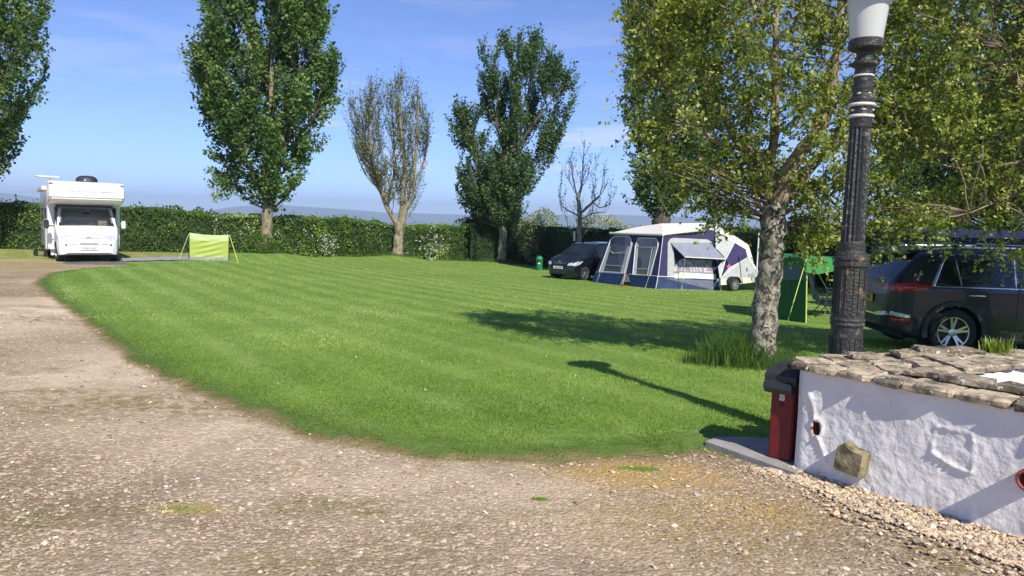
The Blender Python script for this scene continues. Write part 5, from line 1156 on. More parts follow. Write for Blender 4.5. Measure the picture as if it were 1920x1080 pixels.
# ---- grey SUV on the right, tail towards us, nose to the right
wc = G(1786, 668); 
suv = thing('parked_suv', 'dark grey hatchback suv seen from its rear corner behind the white wall', 'car', (wc.x - .93, wc.y + .92, float(gz(wc.x, wc.y))), R(-2))
L_ = 4.45
sh = Shell(L_, [(0, .66), (.012, .76), (.03, .93), (.05, 1.06), (.07, 1.12), (.14, 1.22), (.38, 1.49), (.46, 1.545), (.70, 1.58), (1.3, 1.61), (2.2, 1.60), (2.6, 1.55), (3.35, 1.10), (3.5, 1.06), (4.1, .97), (4.35, .86), (4.43, .70), (L_, .60)],
           [(0, .42), (.15, .34), (.5, .24), (3.9, .22), (4.3, .30), (L_, .36)],
           [(0, .60), (.03, .70), (.08, .79), (.18, .865), (.35, .905), (.9, .925), (3.4, .925), (4.0, .90), (4.25, .82), (4.4, .68), (L_, .58)], 1.03, .33, .12)
AX = (.93, 3.58)
sh.build('body', M['grey_paint'], suv, AX, .415, .37)
for sg in (-1, 1):
    for x in AX:
        wheel(suv, x, sg * .80, .36, .24, sg, M['alloy'], 5, 1); well(suv, x, sg * .915, sg, .42, .37)
        arch(suv, x, sg * .80, sg * .945, .405, .37, M['trim_plastic'], .075)
def side2(name, poly, m, off=.006):
    for s_ in (-1, 1): sh.patch(name, poly, 'side', m, suv, off, s_)
side2('quarter_window', [(.62, 1.08), (.98, 1.075), (.93, 1.43), (.78, 1.42)], M['glass'])
side2('rear_window', [(1.03, 1.075), (1.76, 1.07), (1.78, 1.47), (.99, 1.44)], M['glass'])
side2('front_window', [(1.84, 1.07), (2.92, 1.06), (2.70, 1.22), (2.45, 1.40), (2.2, 1.475), (1.86, 1.475)], M['glass'])
side2('window_trim', [(.555, 1.055), (.60, 1.053), (.77, 1.425), (.80, 1.47), (.77, 1.47), (.745, 1.43)], M['chrome'], .009)
side2('window_trim', [(.57, 1.045), (2.95, 1.03), (2.95, 1.044), (.57, 1.058)], M['chrome'], .009)
side2('window_trim', [(.985, 1.075), (1.005, 1.075), (.96, 1.44), (.94, 1.44)], M['chrome'], .009)
side2('window_trim', [(1.785, 1.07), (1.80, 1.07), (1.82, 1.48), (1.805, 1.48)], M['chrome'], .009)
side2('sill_trim', [(1.36, .26), (3.12, .26), (3.12, .40), (1.36, .40)], M['trim_plastic'], .012)
side2('bumper_corner', [(.02, .43), (.45, .28), (.50, .34), (.50, .56), (.02, .60)], M['trim_plastic'], .010)
for dx in (1.02, 1.83, 2.9):
    side2('door_seam', [(dx, .42), (dx + .008, .42), (dx + .008, 1.03), (dx, 1.03)] if dx != 1.02 else [(1.40, .50), (1.408, .50), (1.12, .98), (1.112, .98)], M['ink'], .003)
for dx in (1.12, 2.02):
    for s_ in (-1, 1):
        y_ = s_ * (float(sh.Y(dx, .93)) + .028)
        MB().tube([(dx, y_ - s_ * .03, .925), (dx + .02, y_, .93), (dx + .2, y_, .93), (dx + .23, y_ - s_ * .03, .925)], .013, 8).build('door_handle', M['chrome'], suv, smooth=50)
for s_ in (-1, 1):
    y_ = s_ * .66
    MB().tube([(.60, y_, 1.545), (.68, y_, 1.60), (.95, y_, 1.632), (2.0, y_, 1.645), (2.55, y_ , 1.585), (2.62, y_, 1.55)], [.014, .02, .02, .02, .02, .014], 8).build('roof_rail', M['chrome'], suv, smooth=50)
    for x_ in (1.0, 2.1): MB().box((x_, s_ * .64, 1.655), (.07, .14, .05), bev=.015).build('roof_bar_foot', M['black_plastic'], suv)
    MB().box((2.72, s_ * 1.02, 1.10), (.16, .20, .14), bev=.04).build('door_mirror', M['grey_paint'], suv)
for x_ in (1.0, 2.1): MB().box((x_, 0, 1.68), (.06, 1.36, .022), bev=.008).build('roof_bar', M['silver_tube'], suv)
sh.patch('rear_screen', [(-.56, 1.16), (.56, 1.16), (.50, 1.44), (-.50, 1.44)], 'tail', M['glass'], suv, .006)
MB().prism([(.28, 1.51), (.33, 1.575), (.74, 1.61), (.74, 1.57)], 'Y', -.60, .60).build('spoiler', M['grey_paint'], suv)
for s_ in (-1, 1):
    sh.patch('tail_light', [(.07, 1.01), (.09, 1.075), (.30, 1.10), (.52, 1.06), (.58, 1.04), (.40, .985), (.20, .955), (.10, .95)], 'side', M['red_lens'], suv, .010, s_)
    sh.patch('tail_light', [(s_ * .38, 1.045), (s_ * .72, 1.06), (s_ * .80, 1.04), (s_ * .79, .965), (s_ * .62, .96), (s_ * .40, 1.0)], 'tail', M['red_lens'], suv, .010)
    sh.patch('rear_fog_light', [(s_ * .40, .60), (s_ * .70, .64), (s_ * .72, .58), (s_ * .42, .545)], 'tail', M['lens'], suv, .014)
    sh.patch('rear_fog_light', [(.04, .585), (.05, .645), (.26, .60), (.28, .56)], 'side', M['lens'], suv, .016, s_)
    sh.patch('reflector', [(.05, .50), (.05, .535), (.28, .545), (.28, .515)], 'side', M['red_lens'], suv, .016, s_)
sh.patch('light_bar', [(-.38, 1.02), (.38, 1.02), (.38, 1.04), (-.38, 1.04)], 'tail', M['red_lens'], suv, .009)
sh.patch('bumper_chrome', [(-.42, .555), (.42, .555), (.42, .575), (-.42, .575)], 'tail', M['chrome'], suv, .014)
sh.patch('bumper_insert', [(-.56, .44), (.56, .44), (.58, .54), (-.58, .54)], 'tail', M['black_plastic'], suv, .008)
px_ = sh.endx(0, .80, False) - .022
plt = MB().box((px_, 0, .80), (.012, .52, .115), bev=.004).build('number_plate', M['plate_yellow'], suv)
# plate reads from behind: letters run from +y (left) to -y (right)
text_mesh('plate_letters', 'YC18 OVR', .098, M['ink'], plt, Matrix.Translation((px_ - .0075, 0, .80)) @ Matrix(((0, 0, -1, 0), (-1, 0, 0, 0), (0, 1, 0, 0), (0, 0, 0, 1))), sx=.86)
sh.patch('windscreen', [(2.68, -.58), (2.68, .58), (3.30, .70), (3.30, -.70)], 'top', M['glass'], suv, .005)
MB().box((2.2, 0, .33), (3.9, 1.5, .2)).build('underbody', M['inner_dark'], suv)
MB().box((.12, .45, .36), (.16, .12, .05), bev=.02).build('exhaust', M['chrome'], suv)

# ---- blue-black people carrier beside the awning, nose towards us
wf = G(1096, 527); hd_ = Vector((-.70, -.714)).normalized(); ang = math.atan2(hd_.y, hd_.x)
L_ = 4.2; AX = (.75, 3.38)
latv = Vector((-math.sin(ang), math.cos(ang)))       # +y of the car
org = Vector((wf.x, wf.y)) - hd_ * AX[1] - latv * (.80)
van_z = float(gz(wf.x, wf.y))
car = thing('parked_car', 'blue-black family car parked nose out beside the trailer tent awning', 'car', (org.x, org.y, van_z), ang)
sh = Shell(L_, [(0, .72), (.04, 1.0), (.3, 1.45), (.6, 1.585), (1.2, 1.62), (2.1, 1.60), (2.45, 1.54), (3.15, 1.13), (3.3, 1.06), (3.8, .93), (4.05, .80), (4.16, .66), (L_, .55)],
           [(0, .36), (.4, .24), (3.8, .20), (4.1, .24), (L_, .28)],
           [(0, .62), (.08, .76), (.25, .84), (.6, .86), (3.2, .86), (3.75, .83), (4.0, .74), (4.12, .62), (L_, .50)], .98, .26, .12, crown=.03)
sh.build('body', M['navy_paint'], car, AX, .36, .315)
for sg in (-1, 1):
    for x in AX: wheel(car, x, sg * .75, .315, .2, sg, M['alloy'], 5); well(car, x, sg * .85, sg, .37, .315); arch(car, x, sg * .76, sg * .872, .35, .315, M['navy_paint'], .025)
    sh.patch('headlight', [(4.06, .66), (4.04, .74), (3.92, .80), (3.62, .86), (3.58, .83), (3.80, .70), (3.98, .645)], 'side', M['lens'], car, .010, sg)
    sh.patch('headlight', [(sg * .46, .655), (sg * .48, .76), (sg * .66, .80), (sg * .72, .68)], 'nose', M['lens'], car, .010)
    sh.patch('side_window', [(.45, 1.02), (1.05, 1.02), (1.05, 1.43), (.62, 1.42)], 'side', M['glass'], car, .005, sg)
    sh.patch('side_window', [(1.12, 1.02), (1.98, 1.01), (1.98, 1.44), (1.12, 1.43)], 'side', M['glass'], car, .005, sg)
    sh.patch('side_window', [(2.06, 1.01), (2.95, 1.0), (2.72, 1.2), (2.4, 1.40), (2.06, 1.44)], 'side', M['glass'], car, .005, sg)
    MB().box((2.86, sg * .95, 1.04), (.12, .18, .12), bev=.035).build('door_mirror', M['navy_paint'], car)
    sh.patch('indicator', [(3.0, .80), (3.07, .80), (3.07, .83), (3.0, .83)], 'side', M['orange_lens'], car, .008, sg)
sh.patch('windscreen', [(2.48, -.56), (2.48, .56), (3.10, .68), (3.10, -.68)], 'top', M['glass'], car, .005)
sh.patch('grille', [(-.36, .70), (.36, .70), (.40, .79), (-.40, .79)], 'nose', M['black_plastic'], car, .006)
gc = sh.endx(0, .745, True)
for zz in (.72, .745, .77): sh.patch('grille_slat', [(-.36, zz), (.36, zz), (.36, zz + .009), (-.36, zz + .009)], 'nose', M['chrome'], car, .012)
MB().lathe([(.045, -.006), (.055, .0), (.05, .012), (.03, .016)], 20, (gc + .02, 0, .80), 'X').build('badge', mat('badge_green', (.05, .22, .10), .35, var=.1), car)
sh.patch('lower_grille', [(-.46, .34), (.46, .34), (.44, .46), (-.44, .46)], 'nose', M['black_plastic'], car, .005)
px_ = sh.endx(0, .55, True) + .02
plt = MB().box((px_, 0, .56), (.012, .52, .112), bev=.004).build('number_plate', M['plate_white'], car)
text_mesh('plate_letters', 'WG58 OBM', .095, M['ink'], plt, Matrix.Translation((px_ + .0075, 0, .56)) @ Matrix(((0, 0, 1, 0), (1, 0, 0, 0), (0, 1, 0, 0), (0, 0, 0, 1))), sx=.86)
MB().box((2.1, 0, .30), (3.6, 1.4, .16)).build('underbody', M['inner_dark'], car)

# ---- motorhome
mf = G(168, 493); mz = float(gz(mf.x, mf.y)); al = R(35.0)
mh = thing('motorhome', 'white overcab motorhome parked on the gravel in front of the hedge', 'motorhome', (mf.x, mf.y, mz), -math.pi/2 + al)
# local: +x is the nose direction (towards us), nose at x=0
W_ = 1.10
# living box with overcab
box = [(-5.9, .42), (-1.55, .42), (-1.45, 1.0), (-1.35, 2.02), (-.62, 2.06), (-.20, 2.16), (-.06, 2.30), (-.10, 2.62), (-.30, 2.80), (-.8, 2.86), (-5.8, 2.86), (-5.95, 2.74), (-5.98, .6)]
def rounded_prism(poly, hw, bev, name, m, parent, smooth=30):
    v = []; f = []; n_ = len(poly); cx = sum(p[0] for p in poly) / n_; cz = sum(p[1] for p in poly) / n_
    prof = [(-hw, bev), (-hw + bev * .35, bev * .3), (-hw + bev, 0), (hw - bev, 0), (hw - bev * .35, bev * .3), (hw, bev)]
    import mathutils
    P_ = [Vector(p) for p in poly]; N_ = []
    for i in range(n_):
        e0 = (P_[i] - P_[i-1]).normalized(); e1 = (P_[(i+1) % n_] - P_[i]).normalized(); q = Vector((-(e0.y + e1.y), e0.x + e1.x)); N_.append(q.normalized() if q.length > 1e-6 else Vector((-e0.y, e0.x)))
    area = sum(P_[i].x * P_[(i+1) % n_].y - P_[(i+1) % n_].x * P_[i].y for i in range(n_)); sg = 1 if area > 0 else -1
    for (y, ins) in prof:
        for p, q in zip(P_, N_): a = p + q * ins * sg; v.append((a.x, y, a.y))
    for l in range(len(prof) - 1):
        for i in range(n_): f.append((l*n_+i, l*n_+(i+1) % n_, (l+1)*n_+(i+1) % n_, (l+1)*n_+i))
    f += [tuple(range(n_)), tuple(range((len(prof)-1)*n_, len(prof)*n_))]
    return MB().add(v, f).build(name, m, parent, smooth=smooth)
rounded_prism(box, W_ + .06, .07, 'living_box', M['white_paint'], mh, 35)
# cab shell: x from 0 (rear of the cab) to 1.95 (nose)
cabe = bpy.data.objects.new('cab', None); COL.objects.link(cabe); cabe.parent = mh; cabe.location = (-1.95, 0, 0)
sh = Shell(1.95, [(0, 2.05), (.55, 2.07), (.75, 2.03), (.95, 1.88), (1.40, 1.25), (1.50, 1.16), (1.72, 1.03), (1.84, .88), (1.90, .72), (1.95, .60)], [(0, .34), (1.6, .26), (1.88, .30), (1.95, .36)],
           [(0, .97), (1.2, .985), (1.6, .95), (1.78, .89), (1.88, .78), (1.93, .70), (1.95, .62)], 1.2, .16, .11, crown=.02, tuck=.04)
sh.build('cab_body', M['white_paint'], cabe, (1.18,), .40, .35, step=.035, hole=lambda x, y, z: .955 < x < 1.36 and z > float(sh.Zt(x)) - .05 and abs(y) < .745 + (x - .93) * .2)
M['screen'] = clearmat('windscreen_glass', (.03, .035, .045), .50, .03)
M['screen'].node_tree.nodes['Bump'].inputs['Strength'].default_value = .04
sh.patch('windscreen', [(.92, -.76), (.92, .76), (1.39, .86), (1.39, -.86)], 'top', M['screen'], cabe, .008)
MB().box((.15, 0, 1.30), (.05, 1.80, 1.5)).box((.75, .93, 1.4), (1.2, .02, 1.1)).box((.75, -.93, 1.4), (1.2, .02, 1.1)).box((.55, 0, 1.98), (.8, 1.8, .03)).build('cab_lining', M['inner_dark'], cabe)
MB().prism([(.9, .95), (.9, 1.22), (1.2, 1.25), (1.40, 1.17), (1.40, .95)], 'Y', -.88, .88).build('dashboard', M['black_plastic'], cabe)
for s_ in (-1, 1):
    MB().box((.38, s_ * .42, 1.36), (.14, .46, .66), bev=.06).box((.36, s_ * .42, 1.76), (.10, .26, .2), bev=.05).build('cab_seat', M['awning_grey'] if s_ > 0 else M['chair_fabric'], cabe)
    MB().box((.92, s_ * .40, 1.83), (.03, .42, .12), bev=.01).build('sun_visor', M['awning_mid'], cabe)
MB().tube([(.86 + .05 * math.sin(a_), -.42 + .19 * math.cos(a_), 1.30 + .17 * math.sin(a_)) for a_ in [2 * math.pi * k / 20 for k in range(21)]], .014, 6).build('steering_wheel', M['black_plastic'], cabe)
MB().box((1.02, 0, 1.74), (.03, .24, .08), bev=.02).build('rear_view_mirror', M['black_plastic'], cabe)
M['orange_bag'] = mat('orange_cloth', (.35, .12, .04), .8, var=.3)
MB().box((1.05, .16, 1.33), (.18, .26, .16), bev=.05).build('orange_cloth', M['orange_bag'], cabe)
ws = []
for sg in (-1, 1):
    sh.patch('cab_window', [(.30, 1.28), (1.15, 1.28), (.95, 1.62), (.78, 1.85), (.30, 1.85)], 'side', M['glass'], cabe, .006, sg)
    sh.patch('headlight', [(sg * .50, .80), (sg * .52, .97), (sg * .80, 1.0), (sg * .86, .84)], 'nose', M['lens'], cabe, .010)
    sh.patch('headlight', [(1.74, .80), (1.72, .98), (1.58, .98), (1.62, .84)], 'side', M['lens'], cabe, .010, sg)
    sh.patch('fog_light', [(sg * .66, .60), (sg * .66, .66), (sg * .72, .66), (sg * .72, .60)], 'nose', M['ink'], cabe, .012)
    wheel(cabe, 1.18, sg * .86, .335, .21, sg, M['silver_tube'], 6); well(cabe, 1.18, sg * .97, sg, .41, .35)
    MB().tube([(.98, sg * .97, 1.26), (1.02, sg * 1.13, 1.28)], .02, 6).build('mirror_arm', M['black_plastic'], cabe)
    MB().box((1.03, sg * 1.21, 1.33), (.14, .15, .32), bev=.05).build('mirror', M['white_plastic'] if sg > 0 else M['black_plastic'], cabe)
    MB().box((.1, sg * 1.0, .42), (.30, .12, .5), bev=.03).build('step_panel', M['white_plastic'], cabe)
sh.patch('grille', [(-.44, .83), (.44, .83), (.40, .93), (-.40, .93)], 'nose', M['white_plastic'], cabe, .006)
for zz, hw in ((.85, .40), (.885, .42)): sh.patch('grille_slot', [(-hw, zz), (hw, zz), (hw, zz + .012), (-hw, zz + .012)], 'nose', M['ink'], cabe, .013)
gx = sh.endx(0, .9, True)
MB().prism([(-.07, .87), (0, .93), (.07, .87), (.07, .85), (0, .905), (-.07, .85)], 'X', gx + .015, gx + .03).build('chevron_badge', M['chrome'], cabe)
for (a, b_) in ((-.62, -.40), (-.30, .30), (.40, .62)):
    for zz in ((.64, .675) if a == -.30 else (.645,)): sh.patch('bumper_slot', [(a, zz), (b_, zz), (b_, zz + .02), (a, zz + .02)], 'nose', M['ink'], cabe, .012)
px_ = sh.endx(0, .52, True) + .03
plt = MB().box((px_, 0, .515), (.012, .54, .115), bev=.004).build('number_plate', M['plate_white'], cabe)
text_mesh('plate_letters', 'FW03 CHF', .10, M['ink'], plt, Matrix.Translation((px_ + .0075, 0, .515)) @ Matrix(((0, 0, 1, 0), (1, 0, 0, 0), (0, 1, 0, 0), (0, 0, 0, 1))), sx=.86)
for s_ in (-.35, .25): MB().tube([(1.40 - .0, s_ + .0, 1.262), (1.30, s_ + .40, 1.40)], .008, 4).build('wiper', M['ink'], cabe)
MB().box((1.12, .52, 1.50), (.02, .30, .20), bev=.008).build('dashboard_paper', mat('cream_card', (.6, .58, .42), .7, var=.1), cabe).location = (-.04, 0, -.12)
# overcab trim and marks
MB().box((-.115, 0, 2.235), (.03, 2.18, .035), bev=.01).build('overcab_rail', M['white_plastic'], mh)
MB().box((-.075, -.62, 2.50), (.012, .50, .018)).build('overcab_stripe', M['pale_mark'], mh); MB().box((-.075, .66, 2.50), (.012, .52, .018)).build('overcab_stripe', M['pale_mark'], mh)
om_ = MB()
for k in range(6): om_.box((-.072, -.24 + k * .095, 2.50), (.010, .045, .035 + .015 * (k % 2)))
om_.build('overcab_marks', M['pale_mark'], mh)
MB().prism([(-.06, .03), (0, .0), (.06, .03), (.02, -.03), (-.02, -.03)], 'X', -.002, .006).build('crest', M['pale_mark'], mh).location = (-.07, 0, 2.38)
for sg in (-1, 1): MB().box((-.17, sg * 1.09, 2.78), (.10, .12, .06), bev=.02).build('marker_light', M['white_plastic'], mh)
# roof vent dome and the awning cassette and dish
MB().lathe([(.36, 0), (.36, .06), (.34, .14), (.26, .22), (.12, .25), (0.01, .255)], 24, (-1.6, .12, 2.86)).build('roof_dome', M['black_plastic'], mh, smooth=50)
MB().box((-1.28, .10, 2.93), (.06, .2, .05), bev=.015).build('dome_latch', M['white_plastic'], mh)
MB().tube([(-2.6, -.98, 2.84), (-2.6, -.98, 3.02)], .03, 8).box((-2.6, -1.05, 3.04), (.55, .75, .055), bev=.03).build('antenna', M['white_plastic'], mh)
MB().box((-3.4, -1.235, 2.60), (3.8, .13, .16), bev=.03).build('awning_cassette', M['white_plastic'], mh)
# side windows, skirt, wheels, bike rack clutter at the rear
for sg in (-1, 1):
    MB().box((-2.4, sg * 1.165, 1.65), (.9, .02, .5), bev=.01).build('side_window', M['glass'], mh); MB().box((-4.4, sg * 1.165, 1.65), (1.0, .02, .5), bev=.01).build('side_window', M['glass'], mh)
    MB().box((-3.6, sg * 1.165, 1.12), (4.2, .012, .05)).build('side_stripe', M['pale_mark'], mh)
    wheel(mh, -4.6, sg * 1.0, .335, .21, sg, M['silver_tube'], 6); MB().box((-3.2, sg * 1.12, .46), (2.0, .04, .22)).build('skirt', M['white_plastic'], mh)
    MB().tube([(-5.99, sg * .6, .9), (-6.10, sg * .6, 1.2), (-6.10, sg * .6, 2.3), (-5.99, sg * .6, 2.5)], .02, 6).build('rear_ladder_rail', M['silver_tube'], mh)
MB().box((-3.4, 0, .36), (4.9, 1.9, .2)).build('chassis', M['inner_dark'], mh)
MB().box((-2.0, -1.19, .95), (.55, .03, 1.1), bev=.02).build('locker_door', M['white_plastic'], mh)
# low dark trolley beside the motorhome
tq = G(88, 482); tr = thing('storage_trolley', 'low dark four-wheeled trolley beside the motorhome, left side', 'trolley', (tq.x, tq.y, float(gz(tq.x, tq.y))), R(-30))
MB().box((0, 0, .26), (1.0, .5, .05), bev=.01).build('platform', M['dark_metal'], tr)
MB().tube([(-.5, .2, .28), (-.5, .2, .42), (.5, .2, .42), (.5, .2, .28)], .018, 6).build('rail', M['silver_tube'], tr)
for sx_ in (-.36, .36):
    for sy_ in (-.22, .22): MB().lathe([(.12, -.03), (.13, -.015), (.13, .015), (.12, .03)], 16, (sx_, sy_, .13), 'Y').build('wheel', M['rubber'], tr)
#==MARK5==
# ------------------------------------------------------------------ lime windbreak and groundsheet
def Gz(p, dz=0): return Vector((p.x, p.y, float(gz(p.x, p.y)) + dz))
a, b_ = G(355, 488), G(429, 490)
hW = (CH - D(355, 437, a.y).z); topA = D(355, 436, a.y); topB = D(430, 440, b_.y)
wbk = thing('windbreak', 'lime green windbreak screen standing on the lawn before the hedge', 'windbreak', a, 0)
def L(p): return Vector(p) - a
nx_, nz_ = 40, 22; v = []; f = []
for j in range(nz_ + 1):
    for i in range(nx_ + 1):
        s_, t = i / nx_, j / nz_; p = a.lerp(b_, s_).lerp(topA.lerp(topB, s_), t * (1 - .05 * 4 * s_ * (1 - s_)))
        wob = .022 * math.sin((t * 15 + s_ * -5.5) * 2.1) * math.sin(math.pi * min(1, s_ * 1.05)) * (t < .78) * (t > .1) + .008 * float(vnoise(np.array([s_ * 9.]), np.array([t * 9.]), 0, 5)[0])
        v.append(L(p + Vector((0, -wob, 0))))
def strip(name, j0, j1, m):
    vv = v[j0 * (nx_+1):(j1+1) * (nx_+1)]; ff = [(j*(nx_+1)+i, j*(nx_+1)+i+1, (j+1)*(nx_+1)+i+1, (j+1)*(nx_+1)+i) for j in range(j1-j0) for i in range(nx_)]
    n_ = len(vv); vv = vv + [p + Vector((0, .006, 0)) for p in vv]; ff = ff + [tuple(n_ + q for q in f_[::-1]) for f_ in ff]
    return MB().add(vv, ff).build(name, m, wbk, smooth=60, fix=False)
strip('mud_flap', 0, 3, M['grey_sheet']); strip('panel', 3, 17, M['lime_fabric']); strip('top_band', 17, 22, M['lime_pale'])
for p0, p1 in ((a, topA), (b_, topB)):
    MB().tube([L(p0 + Vector((0, -.02, -.05))), L(p1 + Vector((0, -.02, .04)))], .018, 8).build('pole', M['dark_metal'], wbk)
for (x0, y0, x1, y1, dd) in ((354, 440, 335, 489, .1), (431, 442, 447, 494, -.2), (446, 449, 472, 480, .9)):
    g_ = G(x1, y1); tp_ = (topA if x0 < 400 else topB) if x0 != 446 else topB + Vector((.22, .6, -.12)); 
    MB().tube([L(tp_), L(Gz(g_, .01))], .014 if x1 == 447 else .009, 5).build('guy_line', M['lime_cord'] if x1 == 447 else M['pale_cord'], wbk)
gs = [G(228, 487), G(352, 483), G(356, 489.5), G(232, 493)]
gsh = MB(); n_ = 24; v = []; f = []
for j in range(4):
    for i in range(n_ + 1):
        p = gs[3].lerp(gs[2], i / n_).lerp(gs[0].lerp(gs[1], i / n_), j / 3); v.append((p.x, p.y, float(gz(p.x, p.y)) + .065 + .012 * float(vnoise(np.array([i * .7]), np.array([j * 1.3]), 0, 8)[0])))
for j in range(3):
    for i in range(n_): f.append((j*(n_+1)+i, j*(n_+1)+i+1, (j+1)*(n_+1)+i+1, (j+1)*(n_+1)+i))
n2 = len(v); v += [(p[0], p[1], p[2] - .012) for p in v]; f += [tuple(n2 + q for q in f_[::-1]) for f_ in f]
tag(gsh.add(v, f).build('groundsheet', M['grey_sheet'], smooth=60, fix=False), 'grey groundsheet laid on the lawn between motorhome and lime windbreak', 'groundsheet')
hs_pts = [G(82, 487), G(232, 489), G(236, 497), G(100, 496)]
tag(MB().prism([(p.x, p.y) for p in hs_pts], 'Z', -.25, float(np.mean([p.z for p in hs_pts])) + .02).build('hardstanding', M['tarmac']), kind='structure')

# ------------------------------------------------------------------ trailer tent
C0 = G(1228, 543); L0 = G(1109, 530); R0 = G(1351, 546)
TY = C0.y
tent = thing('trailer_tent', 'purple and white trailer tent with navy mudwalls and awning windows', 'tent', C0)
def T(p): return Vector(p) - C0
eC = D(1243, 441, TY + .25); eL = D(1146, 438, L0.y + .1)
eC = D(1243, 442, TY + .20)
eR = D(1340, 424, R0.y + .75)                      # top of the purple side at the trailer post
rid1 = D(1240, 419, TY + 2.4); rid2 = D(1341, 418, TY + 2.1)
backL = D(1160, 438, L0.y + 2.6)
def lp2(p, q, t): return Vector(p).lerp(Vector(q), t)
class Pl:                                   # a wall panel given by its four corners: bl, br, tr, tl
    def __init__(s, bl, br, tr, tl): s.c = [Vector(q) for q in (bl, br, tr, tl)]; s.n = (s.c[1] - s.c[0]).cross(s.c[3] - s.c[0]).normalized()
    def at(s, u_, v_, o_=0): return s.c[0].lerp(s.c[1], u_).lerp(s.c[3].lerp(s.c[2], u_), v_) + s.n * o_
    def inv(s, px_, py_):                   # panel coordinates of a sight line
        d_ = ray(px_, py_); best = None; u_, v_ = .5, .5
        for it in range(25):
            p = s.at(u_, v_); q = p - Vector(EYE); e = [q.dot(Vector(_cr)) / q.dot(Vector(_fw)) * F + 960 - px_, 540 - q.dot(Vector(_cu)) / q.dot(Vector(_fw)) * F - py_]
            J = []
            for du, dv in ((1e-3, 0), (0, 1e-3)):
                q = s.at(u_ + du, v_ + dv) - Vector(EYE); J.append(((q.dot(Vector(_cr)) / q.dot(Vector(_fw)) * F + 960 - px_ - e[0]) / 1e-3, (540 - q.dot(Vector(_cu)) / q.dot(Vector(_fw)) * F - py_ - e[1]) / 1e-3))
            det = J[0][0] * J[1][1] - J[1][0] * J[0][1]
            u_ -= (e[0] * J[1][1] - J[1][0] * e[1]) / det; v_ -= (J[0][0] * e[1] - e[0] * J[0][1]) / det
        return u_, v_
def panel_px(P_, pts, name, m, th=.012, off=0, parent=None):
    q = [P_.at(*P_.inv(*p), o_=off) for p in pts]; return MB().sheet([T(p) for p in q], th).build(name, m, parent or tent, fix=True)
def strip_px(P_, pts, name, m, r=.012, off=.012, closed=False, parent=None):
    q = [T(P_.at(*P_.inv(*p), o_=off)) for p in pts]
    if closed: q.append(q[0])
    return MB().tube(q, r, 5, cap=not closed).build(name, m, parent or tent)
FL = Pl(L0, C0, eC, eL)                      # left wall with the two doors
if FL.n.dot(Vector(EYE) - C0) < 0: FL.n = -FL.n
# the top line is slightly behind the foot: the wall slopes in
def wall_with_holes(P_, outer, holes, name, m, th=.012):
    """panel as a grid of cells, cells whose centre lies in a hole are left out; snapped edges covered by piping"""
    import mathutils.geometry as mg
    loops = [[Vector((*P_.inv(*p), 0)) for p in outer]] + [[Vector((*P_.inv(*p), 0)) for p in h] for h in holes]
    tris = mg.tessellate_polygon(loops); flat = [p for l in loops for p in l]
    v = [T(P_.at(p.x, p.y, .0)) for p in flat]; n_ = len(v); v2 = [T(P_.at(p.x, p.y, -th)) for p in flat]
    f = [tuple(t_) for t_ in tris] + [tuple(n_ + i for i in t_[::-1]) for t_ in tris]; k = 0
    for l in loops:
        for i in range(len(l)): f.append((k+i, k+(i+1) % len(l), n_+k+(i+1) % len(l), n_+k+i))
        k += len(l)
    return MB().add(v + v2, f).build(name, m, tent, fix=True)
d1 = [(1153, 443), (1180, 443), (1184, 450), (1184, 458), (1171, 512), (1124, 509), (1141, 462), (1145, 450)]
d2 = [(1198, 446), (1230, 447), (1234, 453), (1234, 462), (1219, 517), (1187, 515), (1192, 460)]
wall_with_holes(FL, [(1119, 510), (1232, 518), (1243, 442), (1146, 438)], [d1, d2], 'front_wall', M['awning_purple'])
panel_px(FL, [(1109, 530), (1166, 537), (1172, 514), (1119, 510)], 'mudwall', M['awning_navy'], off=.004)
panel_px(FL, [(1185, 541), (1228, 543), (1232, 518), (1178, 514)], 'mudwall', M['awning_navy'], off=.004)
for dd in (d1, d2): strip_px(FL, dd, 'window_piping', M['piping'], .022, .010, True)
strip_px(FL, [(1119, 510), (1172, 514)], 'piping', M['piping'], .012); strip_px(FL, [(1180, 514), (1232, 518)], 'piping', M['piping'], .012)
strip_px(FL, [(1126, 510), (1119, 531)], 'piping', M['piping'], .008); strip_px(FL, [(1172, 514), (1163, 537)], 'piping', M['piping'], .010); strip_px(FL, [(1218, 517), (1210, 541)], 'piping', M['piping'], .010)
strip_px(FL, [(1109, 530), (1166, 537)], 'piping', M['piping'], .008)
strip_px(FL, [(1187, 455), (1168, 536)], 'door_zip', M['piping'], .010, .02)
for k, pts in enumerate(([(1134, 497), (1166, 499)], [(1140, 468), (1152, 475), (1152, 475), (1174, 471)], [(1148, 475), (1173, 475)])): strip_px(FL, pts, 'blind_edge', M['piping'], .008, .012)
for pts in ([(1194, 463), (1233, 464)], [(1189, 504), (1222, 504)], [(1194, 447), (1208, 456)], [(1224, 464), (1214, 516)]): strip_px(FL, pts, 'blind_edge', M['piping'], .008, .012)
for j, dd in enumerate((d1, d2)):
    low = [q for q in dd]; pane = panel_px(FL, low, 'window_pane', M['vinyl'], .004, -.02)
# grey door frames
panel_px(FL, [(1139, 462), (1145, 462), (1131, 511), (1124, 510)], 'frame_band', M['awning_grey'], .006, .008); panel_px(FL, [(1177, 462), (1183, 462), (1172, 513), (1163, 512)], 'frame_band', M['awning_grey'], .006, .008)
panel_px(FL, [(1192, 455), (1197, 457), (1193, 515), (1187, 515)], 'frame_band', M['awning_white'], .006, .008); panel_px(FL, [(1229, 462), (1234, 462), (1221, 517), (1213, 516)], 'frame_band', M['awning_grey'], .006, .008)
